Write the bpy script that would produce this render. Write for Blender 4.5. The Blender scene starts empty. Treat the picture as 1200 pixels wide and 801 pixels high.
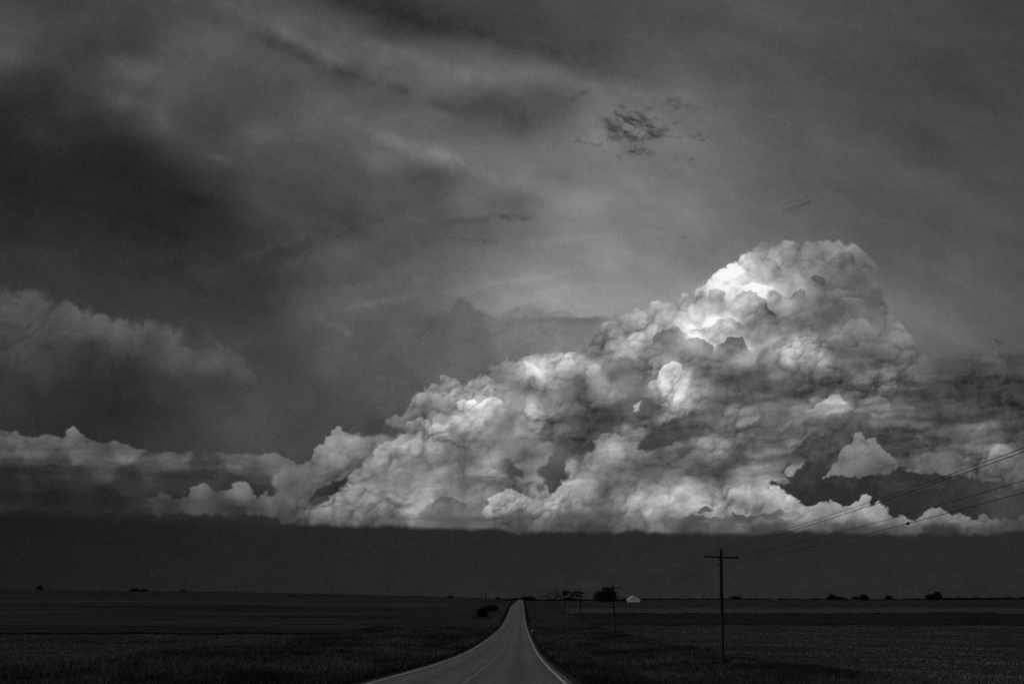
import bpy, bmesh, math, random
import numpy as np
from mathutils import Vector, Matrix
R = math.radians
scene = bpy.context.scene
col = scene.collection
# ================= CAMERA =================
EYE = 12.0                                  # height of the lens above the datum
cd = bpy.data.cameras.new('camera'); cam = bpy.data.objects.new('camera', cd); col.objects.link(cam)
cd.sensor_width = 36; cd.lens = 35; cd.clip_start = .1; cd.clip_end = 20000
PITCH = math.atan((698-400.5)/1167); YAW = math.atan(10*math.cos(PITCH)/1167)
cam.location = (0, 0, EYE)
cam.rotation_euler = (R(90)+PITCH, 0, YAW)
scene.camera = cam
scene.render.resolution_x = 1024; scene.render.resolution_y = 683
scene.view_settings.view_transform = 'Standard'; scene.view_settings.look = 'None'
scene.view_settings.exposure = 0; scene.view_settings.gamma = 1
scene.cycles.use_denoising = False
scene.cycles.max_bounces = 4
# ================= SUN =================
SUN_EL, SUN_AZ = R(24), R(-118)             # behind and to the left
sd = bpy.data.lights.new('sun', 'SUN'); sun = bpy.data.objects.new('sun', sd); col.objects.link(sun)
sd.energy = .5; sd.angle = R(10)
sv = Vector((math.sin(SUN_AZ)*math.cos(SUN_EL), math.cos(SUN_AZ)*math.cos(SUN_EL), math.sin(SUN_EL)))
sun.rotation_euler = sv.to_track_quat('Z', 'Y').to_euler(); sun.location = (0, 0, 60)
# ---- SKY PAINTER (numpy) -------------------------------------------------
# paints the storm sky of the place: grey values per direction
SK = 1.5                                  # texels per unit of the painter's chart
SX0, SX1, SY0, SY1 = -165.0, 1365.0, -120.0, 735.0
NW, NH = int((SX1-SX0)*SK), int((SY1-SY0)*SK)
F32 = np.float32
def _sm(t): return t*t*(3-2*t)
def vnoise(X, Y, s, seed):
    rg = np.random.RandomState(seed)
    T = rg.rand(256, 256).astype(F32)
    x = X/s; y = Y/s
    xi = np.floor(x); yi = np.floor(y)
    fx = _sm((x-xi).astype(F32)); fy = _sm((y-yi).astype(F32))
    xi = xi.astype(np.int32); yi = yi.astype(np.int32)
    a = T[yi & 255, xi & 255]; b = T[yi & 255, (xi+1) & 255]
    c = T[(yi+1) & 255, xi & 255]; d = T[(yi+1) & 255, (xi+1) & 255]
    return (a+(b-a)*fx)*(1-fy)+(c+(d-c)*fx)*fy
def fbm(X, Y, s, seed, n=5, g=.5):
    r = 0; w = 1; t = 0
    for i in range(n):
        r = r+w*(vnoise(X+i*37.1, Y+i*91.7, s, seed+i)-.5); t += w; w *= g; s *= .5
    return (r/t*2).astype(F32)
def worley(X, Y, s, seed):
    rg = np.random.RandomState(seed)
    JX = rg.rand(256, 256).astype(F32); JY = rg.rand(256, 256).astype(F32); JR = (.75+.5*rg.rand(256, 256)).astype(F32)
    x = (X/s).astype(F32); y = (Y/s).astype(F32)
    xi = np.floor(x).astype(np.int32); yi = np.floor(y).astype(np.int32)
    best = np.full(x.shape, 9, F32)
    for dy in (-1, 0, 1):
        for dx in (-1, 0, 1):
            cx = xi+dx; cy = yi+dy
            m, n = cy & 255, cx & 255
            d = (cx+JX[m, n]-x)**2+(cy+JY[m, n]-y)**2
            np.minimum(best, d*JR[m, n], out=best)
    return best
def pdist(X, Y, pts, closed=True):
    best = np.full(X.shape, 1e12, F32); ins = np.zeros(X.shape, bool)
    n = len(pts)
    for i in range(n if closed else n-1):
        ax, ay = pts[i]; bx, by = pts[(i+1) % n]
        ex, ey = bx-ax, by-ay
        t = np.clip(((X-ax)*ex+(Y-ay)*ey)/(ex*ex+ey*ey+1e-9), 0, 1)
        d = (X-ax-t*ex)**2+(Y-ay-t*ey)**2
        np.minimum(best, d, out=best)
        if closed and ay != by:
            ins ^= ((ay > Y) != (by > Y)) & (X < (bx-ax)*(Y-ay)/(by-ay)+ax)
    return np.where(ins, np.sqrt(best), -np.sqrt(best))
def sstep(a, b, v):
    return _sm(np.clip((v-a)/(b-a), 0, 1))
def paint_sky():
    gx = SX0+(np.arange(NW)+.5)/SK; gy = SY0+(np.arange(NH)+.5)/SK
    X, Y = np.meshgrid(gx.astype(F32), gy.astype(F32))
    # --- shared fields
    w1 = fbm(X, Y, 34, 11, 5); w2 = fbm(X, Y, 34, 23, 5)
    WX = X+w1*9; WY = Y+w2*9
    w3 = fbm(X, Y, 11, 31, 4, .62); w4 = fbm(X, Y, 11, 37, 4, .62)
    H = np.zeros_like(X)
    WX = WX+w3*1.0; WY = WY+w4*1.0
    for s, a, sd in ((44, 1.0, 1), (23, 1.15, 2), (12.5, 1.05, 3), (7, .62, 4), (4, .22, 5)):
        f = worley(WX+sd*71, WY*1.12+sd*33, s, sd+70)
        H += a*s/46*2.1*(np.exp(-1.5*f)*.45+.55*np.sqrt(np.clip(1.02-f, 0, 1)))
        WX = WX+w4*s*.05; WY = WY-w3*s*.05
    H += fbm(X+w3*6, Y+w4*6, 22, 61, 6, .6)*.16
    Hn = (H-H.mean())/H.std()
    Hb = H.copy(); Hb[1:-1, 1:-1] = (4*H[1:-1, 1:-1]+2*(H[:-2, 1:-1]+H[2:, 1:-1]+H[1:-1, :-2]+H[1:-1, 2:])+H[:-2, :-2]+H[2:, 2:]+H[:-2, 2:]+H[2:, :-2])/16
    gyv, gxv = np.gradient(Hb)
    slope = (-gxv*.62-gyv*.78)*-1
    sh = np.tanh(slope*SK*8)      # lit from upper left
    cav = Hn
    def blurh(A, k):
        c = np.cumsum(np.pad(A, ((k+1, k), (0, 0)), 'edge'), 0, dtype=np.float64)
        A = ((c[2*k+1:]-c[:-2*k-1])/(2*k+1)).astype(F32)
        c = np.cumsum(np.pad(A, ((0, 0), (k+1, k)), 'edge'), 1, dtype=np.float64)
        return ((c[:, 2*k+1:]-c[:, :-2*k-1])/(2*k+1)).astype(F32)
    cavl = np.clip((Hn-blurh(Hn, 9))*.9, -1.6, 1.6)
    tm = np.clip(1.0+2.2*fbm(X, Y, 50, 83, 3), .2, 1.8); w5 = fbm(X+w1*8, Y+w2*8, 38, 91, 7, .6)
    w6 = fbm(X*.13+w1*1.5, Y+w1*3, 13, 95, 5, .6)
    # --- background grid
    GX = np.arange(0, 1201, 50.)
    GY = np.array(BG_ROWS, float)
    G = np.array(BG, float)
    bw = fbm(X, Y, 150, 41, 5, .5); bw2 = fbm(X, Y, 150, 47, 5, .5)
    bx = X+bw*14; by = Y+bw2*10
    u = np.clip(bx, 0, 1199.9)/50; iu = np.floor(u).astype(int); fu = _sm(u-iu)*.6+(u-iu)*.4
    v = np.interp(by, GY, np.arange(len(GY))); v = np.clip(v, 0, len(GY)-1.001); iv = np.floor(v).astype(int); fv = _sm(v-iv)*.6+(v-iv)*.4
    A = (G[iv, iu]*(1-fu)+G[iv, np.minimum(iu+1, 24)]*fu)*(1-fv)+(G[iv+1, iu]*(1-fu)+G[iv+1, np.minimum(iu+1, 24)]*fu)*fv
    A = blurh(A.astype(F32), 9)
    # streaks running down to the right, as in a high overcast
    c, s_ = math.cos(.36), math.sin(.36)
    U = (X*c+Y*s_); V = (-X*s_+Y*c)
    A = A*(1+.13*fbm(U*.34+bw*14, V+bw2*14, 46, 51, 6, .55)+.055*fbm(U*.7, V, 30, 58, 5, .6)+.09*fbm(X+bw*40, Y+bw2*30, 60, 66, 6, .62)*sstep(900, 300, X)+.03*fbm(X+bw*40, Y+bw2*30, 60, 66, 5, .6))
    # --- primitives
    def win(pts, pad):
        xs = [p[0] for p in pts]; ys = [p[1] for p in pts]
        i0 = max(0, int((min(xs)-pad-SX0)*SK)); i1 = min(NW, int((max(xs)+pad-SX0)*SK)+1)
        j0 = max(0, int((min(ys)-pad-SY0)*SK)); j1 = min(NH, int((max(ys)+pad-SY0)*SK)+1)
        return slice(j0, j1), slice(i0, i1)
    def field(pts, sl, sig):
        X_, Y_ = X[sl], Y[sl]
        k = 2
        xs = X_[::k, ::k]+w1[sl][::k, ::k]*5+w3[sl][::k, ::k]*3; ys = Y_[::k, ::k]+w2[sl][::k, ::k]*5+w4[sl][::k, ::k]*3
        n = np.zeros(xs.shape, F32); t = np.zeros(xs.shape, F32); al = np.zeros(xs.shape, F32)
        for p in pts:
            d = (xs-p[0])**2+(ys-p[1])**2
            w = np.exp(-d/(2*sig*sig))+2e-3*np.exp(-d/(2*(sig*3.2)**2))+1e-6/(1+d/1e3)
            n += w; t += w*p[2]; al += w*(p[3] if len(p) > 3 else 1.)
        t /= n; al /= n
        h, w_ = X_.shape
        def up(a):
            jj = np.clip(np.arange(h)/k, 0, a.shape[0]-1.001); ii = np.clip(np.arange(w_)/k, 0, a.shape[1]-1.001)
            j = jj.astype(int); i = ii.astype(int); fj = (jj-j)[:, None]; fi = (ii-i)[None]
            j2 = np.minimum(j+1, a.shape[0]-1); i2 = np.minimum(i+1, a.shape[1]-1)
            return (a[j][:, i]*(1-fi)+a[j][:, i2]*fi)*(1-fj)+(a[j2][:, i]*(1-fi)+a[j2][:, i2]*fi)*fj
        return up(t), up(al)
    def mass(poly, pts, rough=5, soft=1.5, tex=.16, sig=14, wf=1., fine=0., jag=4.5, strk=0.):
        sl = win(poly, rough*2+6)
        d = pdist(X[sl]+w1[sl]*5*wf+w3[sl]*jag, Y[sl]+w2[sl]*5*wf+w4[sl]*jag, poly)
        d = d+rough*(Hn[sl]*.5)+fine*(cavl[sl])
        a = sstep(-soft, soft, d)
        t, al = field(pts, sl, sig)
        mod = 1+tex*(tm[sl]*(sh[sl]*.66+np.clip(cavl[sl], -.8, 1.6)*.40)+.26*Hn[sl]+.05)+tex*1.15*w5[sl]+strk*w6[sl]
        a = a*al
        A[sl] = A[sl]*(1-a)+t*mod*a
    def crease(pts, up, dn, L=7, Lu=None, rough=2.5, tap=.2):
        Lu = Lu or L
        sl = win(pts, 3.5*max(L, Lu)+8)
        x = X[sl]+w1[sl]*4+w3[sl]*4.5; y = Y[sl]+w2[sl]*4+w4[sl]*4.5
        best = np.full(x.shape, 1e12, F32); side = np.zeros(x.shape, F32); arc = np.zeros(x.shape, F32)
        n = len(pts); ls = [math.hypot(pts[i+1][0]-pts[i][0], pts[i+1][1]-pts[i][1]) for i in range(n-1)]; T = sum(ls); acc = 0
        for i in range(n-1):
            ax, ay = pts[i]; bx_, by_ = pts[i+1]; ex, ey = bx_-ax, by_-ay
            tr = ((x-ax)*ex+(y-ay)*ey)/(ex*ex+ey*ey+1e-9); t = np.clip(tr, 0, 1)
            d = (x-ax-t*ex)**2+(y-ay-t*ey)**2
            m = d < best
            best = np.where(m, d, best); sd = (ex*(y-ay)-ey*(x-ax))/(ls[i]+1e-6)
            side = np.where(m, sd, side); arc = np.where(m, (acc+tr*ls[i])/T, arc); acc += ls[i]
        d = np.sqrt(best)*np.sign(side)+rough*Hn[sl]*.5+1.1*cavl[sl]
        w = sstep(-.02, tap, arc)*sstep(-.02, tap, 1-arc)
        e = sstep(-.8, .8, d)
        dd = np.abs(d)
        far = np.exp(-np.clip(np.sqrt(best)-3*L, 0, 99)/4)
        A[sl] += w*far*(e*dn*np.exp(-dd/L)+(1-e)*up*np.exp(-dd/Lu))
    def blob(x, y, rx, ry, ang, dv, k=1.3, pw=1.):
        # soft patch with torn edges
        R = max(rx, ry)*2.4
        sl = win([(x-R, y-R), (x+R, y+R)], 2)
        c, s_ = math.cos(math.radians(ang)), math.sin(math.radians(ang))
        dx = X[sl]-x+w1[sl]*min(rx, ry)*.6; dy = Y[sl]-y+w2[sl]*min(rx, ry)*.6
        q = ((dx*c+dy*s_)/rx)**2+((-dx*s_+dy*c)/ry)**2
        nz = fbm(X[sl], Y[sl], max(6, min(rx, ry)*1.6), int(abs(x*7+y*3)) % 997, 5, .6)
        A[sl] += dv*np.exp(-q*k)*np.clip(1+nz*1.5*pw, 0, 2.2)
    def wisp(x, y, rx, ry, ang, dv, sc=9, th=.1, seed=0):
        R = max(rx, ry)*2
        sl = win([(x-R, y-R), (x+R, y+R)], 2)
        c, s_ = math.cos(math.radians(ang)), math.sin(math.radians(ang))
        dx = X[sl]-x; dy = Y[sl]-y
        u = dx*c+dy*s_; v = -dx*s_+dy*c
        q = (u/rx)**2+(v/ry)**2
        wx = fbm(X[sl], Y[sl], 22, 300+seed, 4); wy = fbm(X[sl], Y[sl], 22, 340+seed, 4)
        n1 = 1-np.abs(fbm(u*.55+wx*16, v+wy*16, sc, 400+seed, 5, .55))*3.2
        n2 = fbm(X[sl], Y[sl], 26, 440+seed, 4)
        A[sl] += dv*np.clip(n1+n2*.9-th-q*.9, 0, 1)*np.exp(-q*.7)
    def smoke(x, y, rx, ry, ang, dv, sc=14, seed=0, hard=2.6, bias=.45):
        R = max(rx, ry)*2
        sl = win([(x-R, y-R), (x+R, y+R)], 2)
        c, s_ = math.cos(math.radians(ang)), math.sin(math.radians(ang))
        dx = X[sl]-x; dy = Y[sl]-y; u = dx*c+dy*s_; v = -dx*s_+dy*c
        q = np.sqrt((u/rx)**2+(v/ry)**2)
        n1 = fbm(u*.6+w3[sl]*2+w1[sl]*8, v+w4[sl]*2+w2[sl]*6, sc, 500+seed, 6, .62)
        n2 = 1-np.abs(fbm(u*.45+w1[sl]*9, v+w2[sl]*7, sc*.8, 540+seed, 5, .6))*4
        A[sl] += dv*np.clip((n1+.35*n2-.2)*hard+bias-q*.9, 0, 1)
    def streaks(poly, amt, soft=22):
        sl = win(poly, soft+5)
        m = sstep(-soft, soft, pdist(X[sl]+w1[sl]*14, Y[sl]+w2[sl]*14, poly))
        v = Y[sl]+(X[sl]-900)*.10+w2[sl]*7
        f = fbm(X[sl]*.16+w1[sl]*2, v, 15, 611, 5, .58)
        A[sl] *= 1+m*amt*np.clip(f*1.5-.05, -.75, .5)
    compose(dict(streaks=streaks, smoke=smoke, mass=mass, crease=crease, blob=blob, wisp=wisp, A=A, X=X, Y=Y, fbm=fbm, Hn=Hn, sh=sh, cavl=cavl, w1=w1, w2=w2))
    A += fbm(X, Y, 1.7, 777, 2, .9)*6.
    return np.clip(A, 2, 250)
BG_ROWS = [0,30,60,90,120,150,180,210,240,270,300,330,360,400,440,480,520,600]
BG = [
[72,70,68,70,76,80,82,76,60,55,60,64,66,75,70,78,84,82,78,74,70,69,67,64,62],
[80,72,70,66,72,76,82,86,82,66,60,60,62,68,72,76,80,82,80,77,73,71,69,66,64],
[84,70,66,66,80,80,78,76,98,98,92,82,72,72,70,82,86,84,80,77,75,72,70,68,66],
[58,50,62,86,86,78,74,74,72,92,100,102,100,92,85,84,88,86,82,78,75,72,70,68,66],
[41,42,54,78,84,76,74,80,92,80,86,82,80,82,100,98,98,90,82,78,76,73,70,68,66],
[39,45,43,54,78,64,90,86,88,98,96,86,84,96,118,112,104,96,86,80,78,75,71,69,67],
[39,41,38,39,54,70,76,78,84,106,114,108,106,112,122,116,114,104,90,85,82,77,73,71,70],
[38,35,35,36,41,54,72,74,80,88,86,100,114,108,118,122,116,106,94,88,85,80,76,73,71],
[38,36,36,36,38,45,66,70,75,82,86,102,96,118,125,120,120,112,100,93,89,84,80,76,73],
[41,41,39,39,39,43,54,66,72,80,82,92,108,122,126,126,124,116,106,98,92,88,84,80,76],
[49,49,48,48,48,50,54,62,82,80,88,104,118,130,132,129,124,118,112,102,97,92,87,83,78],
[52,53,52,52,52,52,52,66,80,88,95,110,125,136,137,132,126,122,116,110,102,98,90,86,81],
[55,55,54,54,55,56,58,78,92,92,98,114,132,146,150,140,130,122,118,112,106,106,97,92,86],
[52,52,50,54,60,66,70,76,84,86,88,96,115,125,130,130,125,120,118,112,110,108,100,94,86],
[50,46,44,46,52,60,70,74,80,84,86,96,110,115,115,115,110,110,110,105,105,105,95,88,80],
[50,43,40,41,50,60,70,74,78,82,86,90,95,95,90,90,90,90,90,90,85,80,75,70,65],
[44,42,42,46,58,64,70,70,72,76,80,80,80,80,70,60,60,60,50,48,46,46,46,48,50],
[38,38,38,38,40,42,44,44,44,44,44,44,44,44,44,44,44,44,44,42,42,42,42,42,42],
]
BODY = [(350,602),(358,590),(372,582),(392,580),(400,572),(409,560),(411,551),(420,544),(430,535),(440,518),(445,500),(455,490),(470,485),(484,475),(488,462),(497,453),(510,448),(520,441),(533,441),(545,455),(552,445),(562,436),(572,440),(572,425),(585,417),(605,415),(640,412),(672,412),(690,400),(700,385),(720,375),(745,364),(765,354),(785,352),(800,342),(812,337),(825,332),(838,322),(853,315),(866,304),(880,296),(892,285),(912,279),(930,283),(945,282),(960,281),(983,283),(1004,292),(1021,304),(1029,316),(1025,330),(1034,338),(1038,351),(1045,364),(1052,370),(1056,382),(1066,395),(1070,405),(1080,410),(1088,425),(1120,432),(1160,430),(1400,420),(1400,560),(1200,565),(1400,640),(900,640),(760,640),(600,640),(500,640),(400,640),(362,620)]
BT = '''370,600,125 385,590,130 400,600,112 360,605,95 380,612,90 420,590,122 430,570,135 420,555,128 440,600,112 450,560,130 445,535,140 455,525,158 470,520,150 465,540,130 475,550,118 490,570,148 470,570,132 455,580,115 480,590,125 487,595,160 495,590,150 500,605,105 450,612,92 520,612,105 515,590,110 530,595,112 550,590,115 540,575,125 500,545,120 520,545,118 540,550,112 520,560,135 550,565,140 500,520,150 510,505,165 495,500,150 515,515,155 530,520,112 545,510,118 480,500,115 475,490,135 460,495,130
500,455,155 490,470,125 515,450,135 530,460,128 500,480,115 520,475,125 545,480,180 555,470,200 565,470,190 570,480,180 560,490,170 550,495,150 580,490,130 585,470,170 590,475,195 600,480,140 610,475,170 615,485,190 625,480,165 620,500,165 610,500,150 600,490,110 590,500,112 570,505,125 560,515,110 600,520,118 620,530,120 650,520,112
560,450,145 575,445,160 580,430,120 590,425,140 600,440,130 595,455,110 610,430,165 615,422,190 630,435,200 640,440,190 635,420,160 650,425,110 660,420,180 650,440,160 670,430,150 620,450,110 640,455,120 660,460,115 670,445,110 640,470,115 680,470,110 650,510,90 660,503,85 640,505,95 675,500,82 700,500,78 720,490,85 690,490,90
690,430,160 695,440,170 700,450,150 680,450,112 710,460,140 730,455,140 740,445,130 720,440,120 740,430,115 690,400,128 680,385,132 700,410,125 715,400,150 725,395,165 735,410,160 740,395,150 750,390,165 760,385,170 745,365,165 760,360,180 780,355,180 790,365,200 800,375,210 805,385,225 815,375,220 830,375,235 820,365,215 800,360,200 770,375,165 780,390,140 790,382,130 765,400,120 780,410,118 775,395,110 800,400,125 805,392,210 815,398,220 830,400,205 840,395,190 835,385,200 850,375,190 865,375,160 870,390,150 820,405,140 830,410,120 850,410,125 860,400,120 870,400,118 875,415,170 850,425,130 830,420,115 810,420,115
780,430,175 775,445,180 790,435,170 765,455,205 770,465,205 780,460,190 795,450,180 800,460,175 785,475,200 790,480,215 800,475,200 778,487,210 815,470,150 820,455,130 830,440,110 850,440,105 870,450,105 850,460,105 830,470,110 750,450,110 755,465,105 745,470,100 760,475,88 775,472,80 740,475,95 750,480,85 745,490,150
890,300,150 905,295,150 920,290,150 895,315,160 880,320,190 865,325,215 870,315,200 850,325,210 840,330,200 865,335,235 870,345,225 885,340,210 890,335,240 900,340,230 880,350,190 855,345,190 830,340,180 820,350,170 840,355,130 820,360,150 870,355,140 905,345,140 915,350,165 905,365,140 890,365,130 920,360,190 925,365,175 910,325,125 925,315,125 935,305,130 950,310,120 960,320,125 975,300,135 985,295,130 1000,310,115 1010,320,100 1015,325,95 990,320,105 970,335,115 950,330,150 935,335,160 925,330,150 960,328,120 955,345,110 970,350,95 980,345,100 1000,340,95 1020,345,110 1025,360,115 1010,360,120 990,360,105 970,365,95 940,355,110 935,345,150 945,365,140 900,380,130 915,380,125 930,385,115 960,375,108 990,375,115 1020,385,125 1040,380,120 1050,385,120 1060,400,110 1065,415,105 1080,425,105 930,400,165 925,410,185 930,415,170 955,415,175 965,420,160 950,430,130 900,415,140 885,420,140 880,400,125 890,430,110 895,440,115 910,440,120 930,440,110 960,445,105 990,405,120 985,390,145 975,400,115 1010,405,130 1030,410,120 1020,425,105 1040,425,100 1000,440,95 980,430,115 940,460,115 900,460,120 870,465,110 1000,460,85 1030,450,85 1070,440,85 1050,460,90 1100,450,72 1150,435,82 1130,445,68 1180,450,60 1220,460,58
965,472,130 980,480,135 990,475,125 1000,490,115 1040,470,110 1030,480,105 950,490,110 930,500,100 960,500,85 990,500,80 1010,500,90 1050,490,95 1100,490,85 1150,480,80 1200,480,70 1150,460,62 1100,470,75 1190,500,75 1050,520,85 1100,520,90 1080,540,90 1120,530,95 1150,520,105 1160,510,115 1170,540,110 1130,545,115 1100,550,100 1080,550,105 1150,560,95 1190,560,75 1060,545,70 900,490,105 870,490,110 880,510,105 850,500,100 900,515,105 920,520,95 930,535,85 950,540,65 910,535,110 930,525,115
790,490,110 810,490,105 830,490,110 780,505,75 800,508,60 830,505,85 860,495,135 850,510,105 880,505,95 900,500,100 770,515,65 790,525,110 820,520,120 850,525,105 870,528,88 820,530,105 800,540,100 780,545,100 760,530,105 850,545,120 880,545,135 870,560,145 890,555,140 905,550,110 830,560,130 790,560,135 770,580,155 810,585,165 790,590,175 830,585,165 860,585,175 880,590,185 900,575,165 910,590,170 930,590,150 950,595,140 820,575,160 750,590,150 770,600,150 800,598,185 840,595,170 870,600,180 900,600,150 800,610,105 850,612,95 900,612,100 950,610,95 780,608,110
570,500,115 590,510,112 610,535,120 640,540,125 620,520,125 640,530,122 600,560,110 580,550,130 570,560,120 590,575,120 600,585,175 585,595,165 610,580,150 625,580,150 640,585,150 650,590,145 660,575,150 670,570,170 685,570,170 690,580,150 680,590,125 700,590,105 670,600,100 640,600,110 600,605,100 620,612,85 650,612,80 680,612,75 720,605,90 700,550,150 690,540,140 675,545,125 670,550,140 710,520,165 715,530,160 720,515,130 730,530,130 750,540,105 760,560,105 720,560,110 710,575,95 740,570,110 750,585,140 735,595,135 760,600,160 740,510,120 735,505,160 745,495,170 700,615,80 760,615,100 850,620,80 950,620,75 600,615,90 1050,600,100 1150,600,90'''
def P_(s): return [tuple(float(v) for v in q.split(',')) for q in s.split()]
def compose(k):
    mass, crease, blob, wisp, smoke = k['mass'], k['crease'], k['blob'], k['wisp'], k['smoke']
    # soft patches of the high deck
    for b in ((150,78,36,14,30,5),(180,146,26,12,10,5),(305,162,34,16,10,8),(262,186,14,5,15,9),(340,60,70,10,25,-6),(230,130,50,18,-20,-5),
              (620,135,60,20,10,-9),(560,120,60,16,12,-5),(500,205,50,16,15,-8),(600,240,40,14,5,-8),(470,278,60,16,4,-7),(360,275,46,10,-25,-6),
              (720,160,50,12,-15,8),(240,235,50,12,10,-5),(210,310,40,14,0,-5),(640,345,70,9,-8,8),(700,235,60,14,0,5)):
        blob(*b)
    # long streaks
    for b in ((490,22,170,17,15,-11),(430,92,120,8,20,-12),(500,72,150,10,18,9),(500,176,120,10,17,10),(560,200,90,10,20,7),(300,20,120,12,28,6),(380,60,90,7,27,5),(330,285,80,6,-22,7),(400,272,70,7,-20,-7),(380,300,90,8,-18,6),
              (430,335,110,6,-8,7),(520,320,90,6,-6,-5),(600,330,90,6,-9,7),(250,300,110,12,24,-4),(430,250,70,9,-12,-6),(120,105,80,12,24,4),(60,160,60,14,10,3),(640,60,110,8,14,-6),(700,100,100,8,10,5),(660,280,90,6,-6,6),(560,258,80,6,-4,-6)):
        blob(*b)
    smoke(745,153,48,16,0,-28,20,3,1.4,.95); smoke(752,143,26,11,22,-44,14,5,1.6,.98); smoke(738,160,26,10,30,-32,14,15,1.6,.95); smoke(706,164,26,5,-4,-26,10,7,2.2,.9); smoke(795,160,30,6,0,-22,10,8,2.2,.85); smoke(770,176,34,5,14,-18,9,18,2.2,.8); smoke(740,178,26,5,-6,-18,9,19,2.2,.8); smoke(790,143,40,4,4,-16,9,20,2.2,.8); smoke(785,124,30,7,-8,-14,10,9,2.2,.8); wisp(745,152,52,20,4,-20,8,.1,1); smoke(928,245,24,7,-22,-20,12,11,2,.8); wisp(790,278,30,4,2,-16,8,.2,4); wisp(600,255,45,7,3,-20,9,.2,5); wisp(560,282,45,5,5,-16,8,.2,6)
    wisp(790,118,22,8,0,-18,9,.1,7); wisp(1165,400,16,5,5,-20,7,0,8); wisp(680,112,16,6,-30,-16,9,0,10); wisp(820,66,26,3,-5,-14,9,.1,12)
    # left mid cloud
    mass(P_('-200,325 0,337 40,346 85,356 115,370 130,377 170,381 205,385 218,389 223,400 235,402 255,399 270,405 290,425 299,438 270,447 200,475 -200,475'),
         P_('-100,345,76 0,348,78 50,362,78 100,373,90 60,385,72 150,392,88 205,394,92 180,406,62 230,418,82 270,420,78 292,439,72 60,412,60,.9 20,402,68 100,425,50,.8 150,438,46,.8 230,440,66,.8 0,462,50,0 -100,440,50,.3 100,465,45,0 200,468,50,0 250,460,50,0'), 6, 6, .09, 16, 1.4, .6, 5)
    mass(P_('230,420 260,400 285,420 300,437 290,446 265,446 240,448 215,456'), P_('240,425,84,.8 262,412,90,.6 285,432,88,.7 290,443,64 270,446,58 240,452,56,.4'), 5, 5, .08, 11, 1, 0, 3)
    # grey veil in front of the tower, with the far low domes
    mass(P_('380,520 392,430 420,388 450,371 500,367 524,365 533,351 547,350 555,362 585,372 680,372 730,373 780,372 790,420 760,540'),
         P_('380,500,74,0 420,400,84 500,395,88 450,450,82 550,400,100 600,395,115 650,400,124 700,395,130 600,377,116 680,377,112 720,378,130 400,470,76,.6 420,510,74,.3 550,440,98 760,380,150,.3 760,400,150,.3 540,352,98'), 3, 4, .05, 16)
    mass(P_('583,374 590,367 602,361 612,358 622,355 632,361 642,367 655,364 667,365 679,373'), P_('600,366,128 622,359,132 640,369,130 660,367,136 675,371,136'), 0, 1, .05, 12, .3, 0, 1.5)
    mass(P_('560,374 600,372 650,371.5 700,371.5 735,374 700,379 600,380'), P_('565,376,110,0 620,375,112,.7 690,375,108,.9 730,375,130,0'), .5, 2, .04, 10, .3, 0, 1)
    blob(398,386,34,5,30,9); blob(440,355,60,5,-12,8)
    # left low bank
    mass(P_('-200,505 0,506 20,507 30,512 42,513 48,510 65,511 75,508 78,502 86,500 95,506 103,511 115,519 135,517 147,518 160,526 200,532 240,530 300,532 325,533 345,540 360,560 330,604 300,604 150,605 -200,606'),
         P_('-100,510,100 10,511,104 60,515,108 90,508,112 150,522,98 50,525,86 100,529,90 200,536,88 280,541,90 320,540,98 0,530,78 0,537,60 60,538,66 0,548,34 60,550,42 120,541,72 120,549,58 180,547,64 250,551,62 300,552,78 330,550,90 -100,555,34 50,560,38 100,562,42 150,562,46 275,566,46 300,568,44 240,560,52 200,562,50 340,560,94 0,575,34 60,580,34 120,585,36 200,575,46 0,598,30,0 100,600,32,0 200,602,38,.5 300,602,60,.5'), 1.3, 1.4, .09, 8, .2, 1.8, 2.6, .3)
    blob(60,546,90,2.5,1,-8); blob(160,537,80,3,1,10); blob(260,546,60,3,-2,12); blob(90,560,120,4,1,6)
    mass(P_('130,599 160,590 185,579 215,576 235,568 250,571 265,574 280,568 292,572 300,578 312,575 322,577 338,570 360,560 375,600 350,614 335,620 318,610 300,606 200,604 150,605'),
         P_('232,573,104 280,574,104 320,581,98 185,588,70 215,583,78 250,590,72 300,598,66 340,600,86 334,614,76 160,598,48,.6 200,600,54,.8 270,602,52 350,575,104'), 4, 1.3, .15, 9, .8, 1.5, 4, .14)
    # rain-dark air under the bank
    mass(P_('-200,600 0,600 150,603 300,604 340,600 400,560 500,600 500,700 -200,700'), P_('0,620,31 300,620,40 400,600,42'), 1, 3, .02, 60)
    mass(P_('318,590 322,560 330,548 345,543 365,537 380,522 385,510 392,503 400,500 408,509 420,511 432,508 470,505 480,530 440,550 410,562 380,577 362,592 352,606 335,618 322,606'),
         P_('400,512,134 392,520,128 398,535,128 370,548,118 360,555,112 345,552,104 350,575,96 385,565,90 340,598,86 335,612,70 430,522,122 410,552,96 375,578,70 420,545,104'), 4, 1.2, .2, 9, .9, 1.4)
    # the great cumulus
    mass(BODY, [(q[0], q[1], 167+(q[2]-175)*.88 if q[2] > 175 else q[2]*.95) for q in P_(BT)], 3.2, 1.4, .235, 8, .4, 1.5)
    finish(k)
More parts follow.
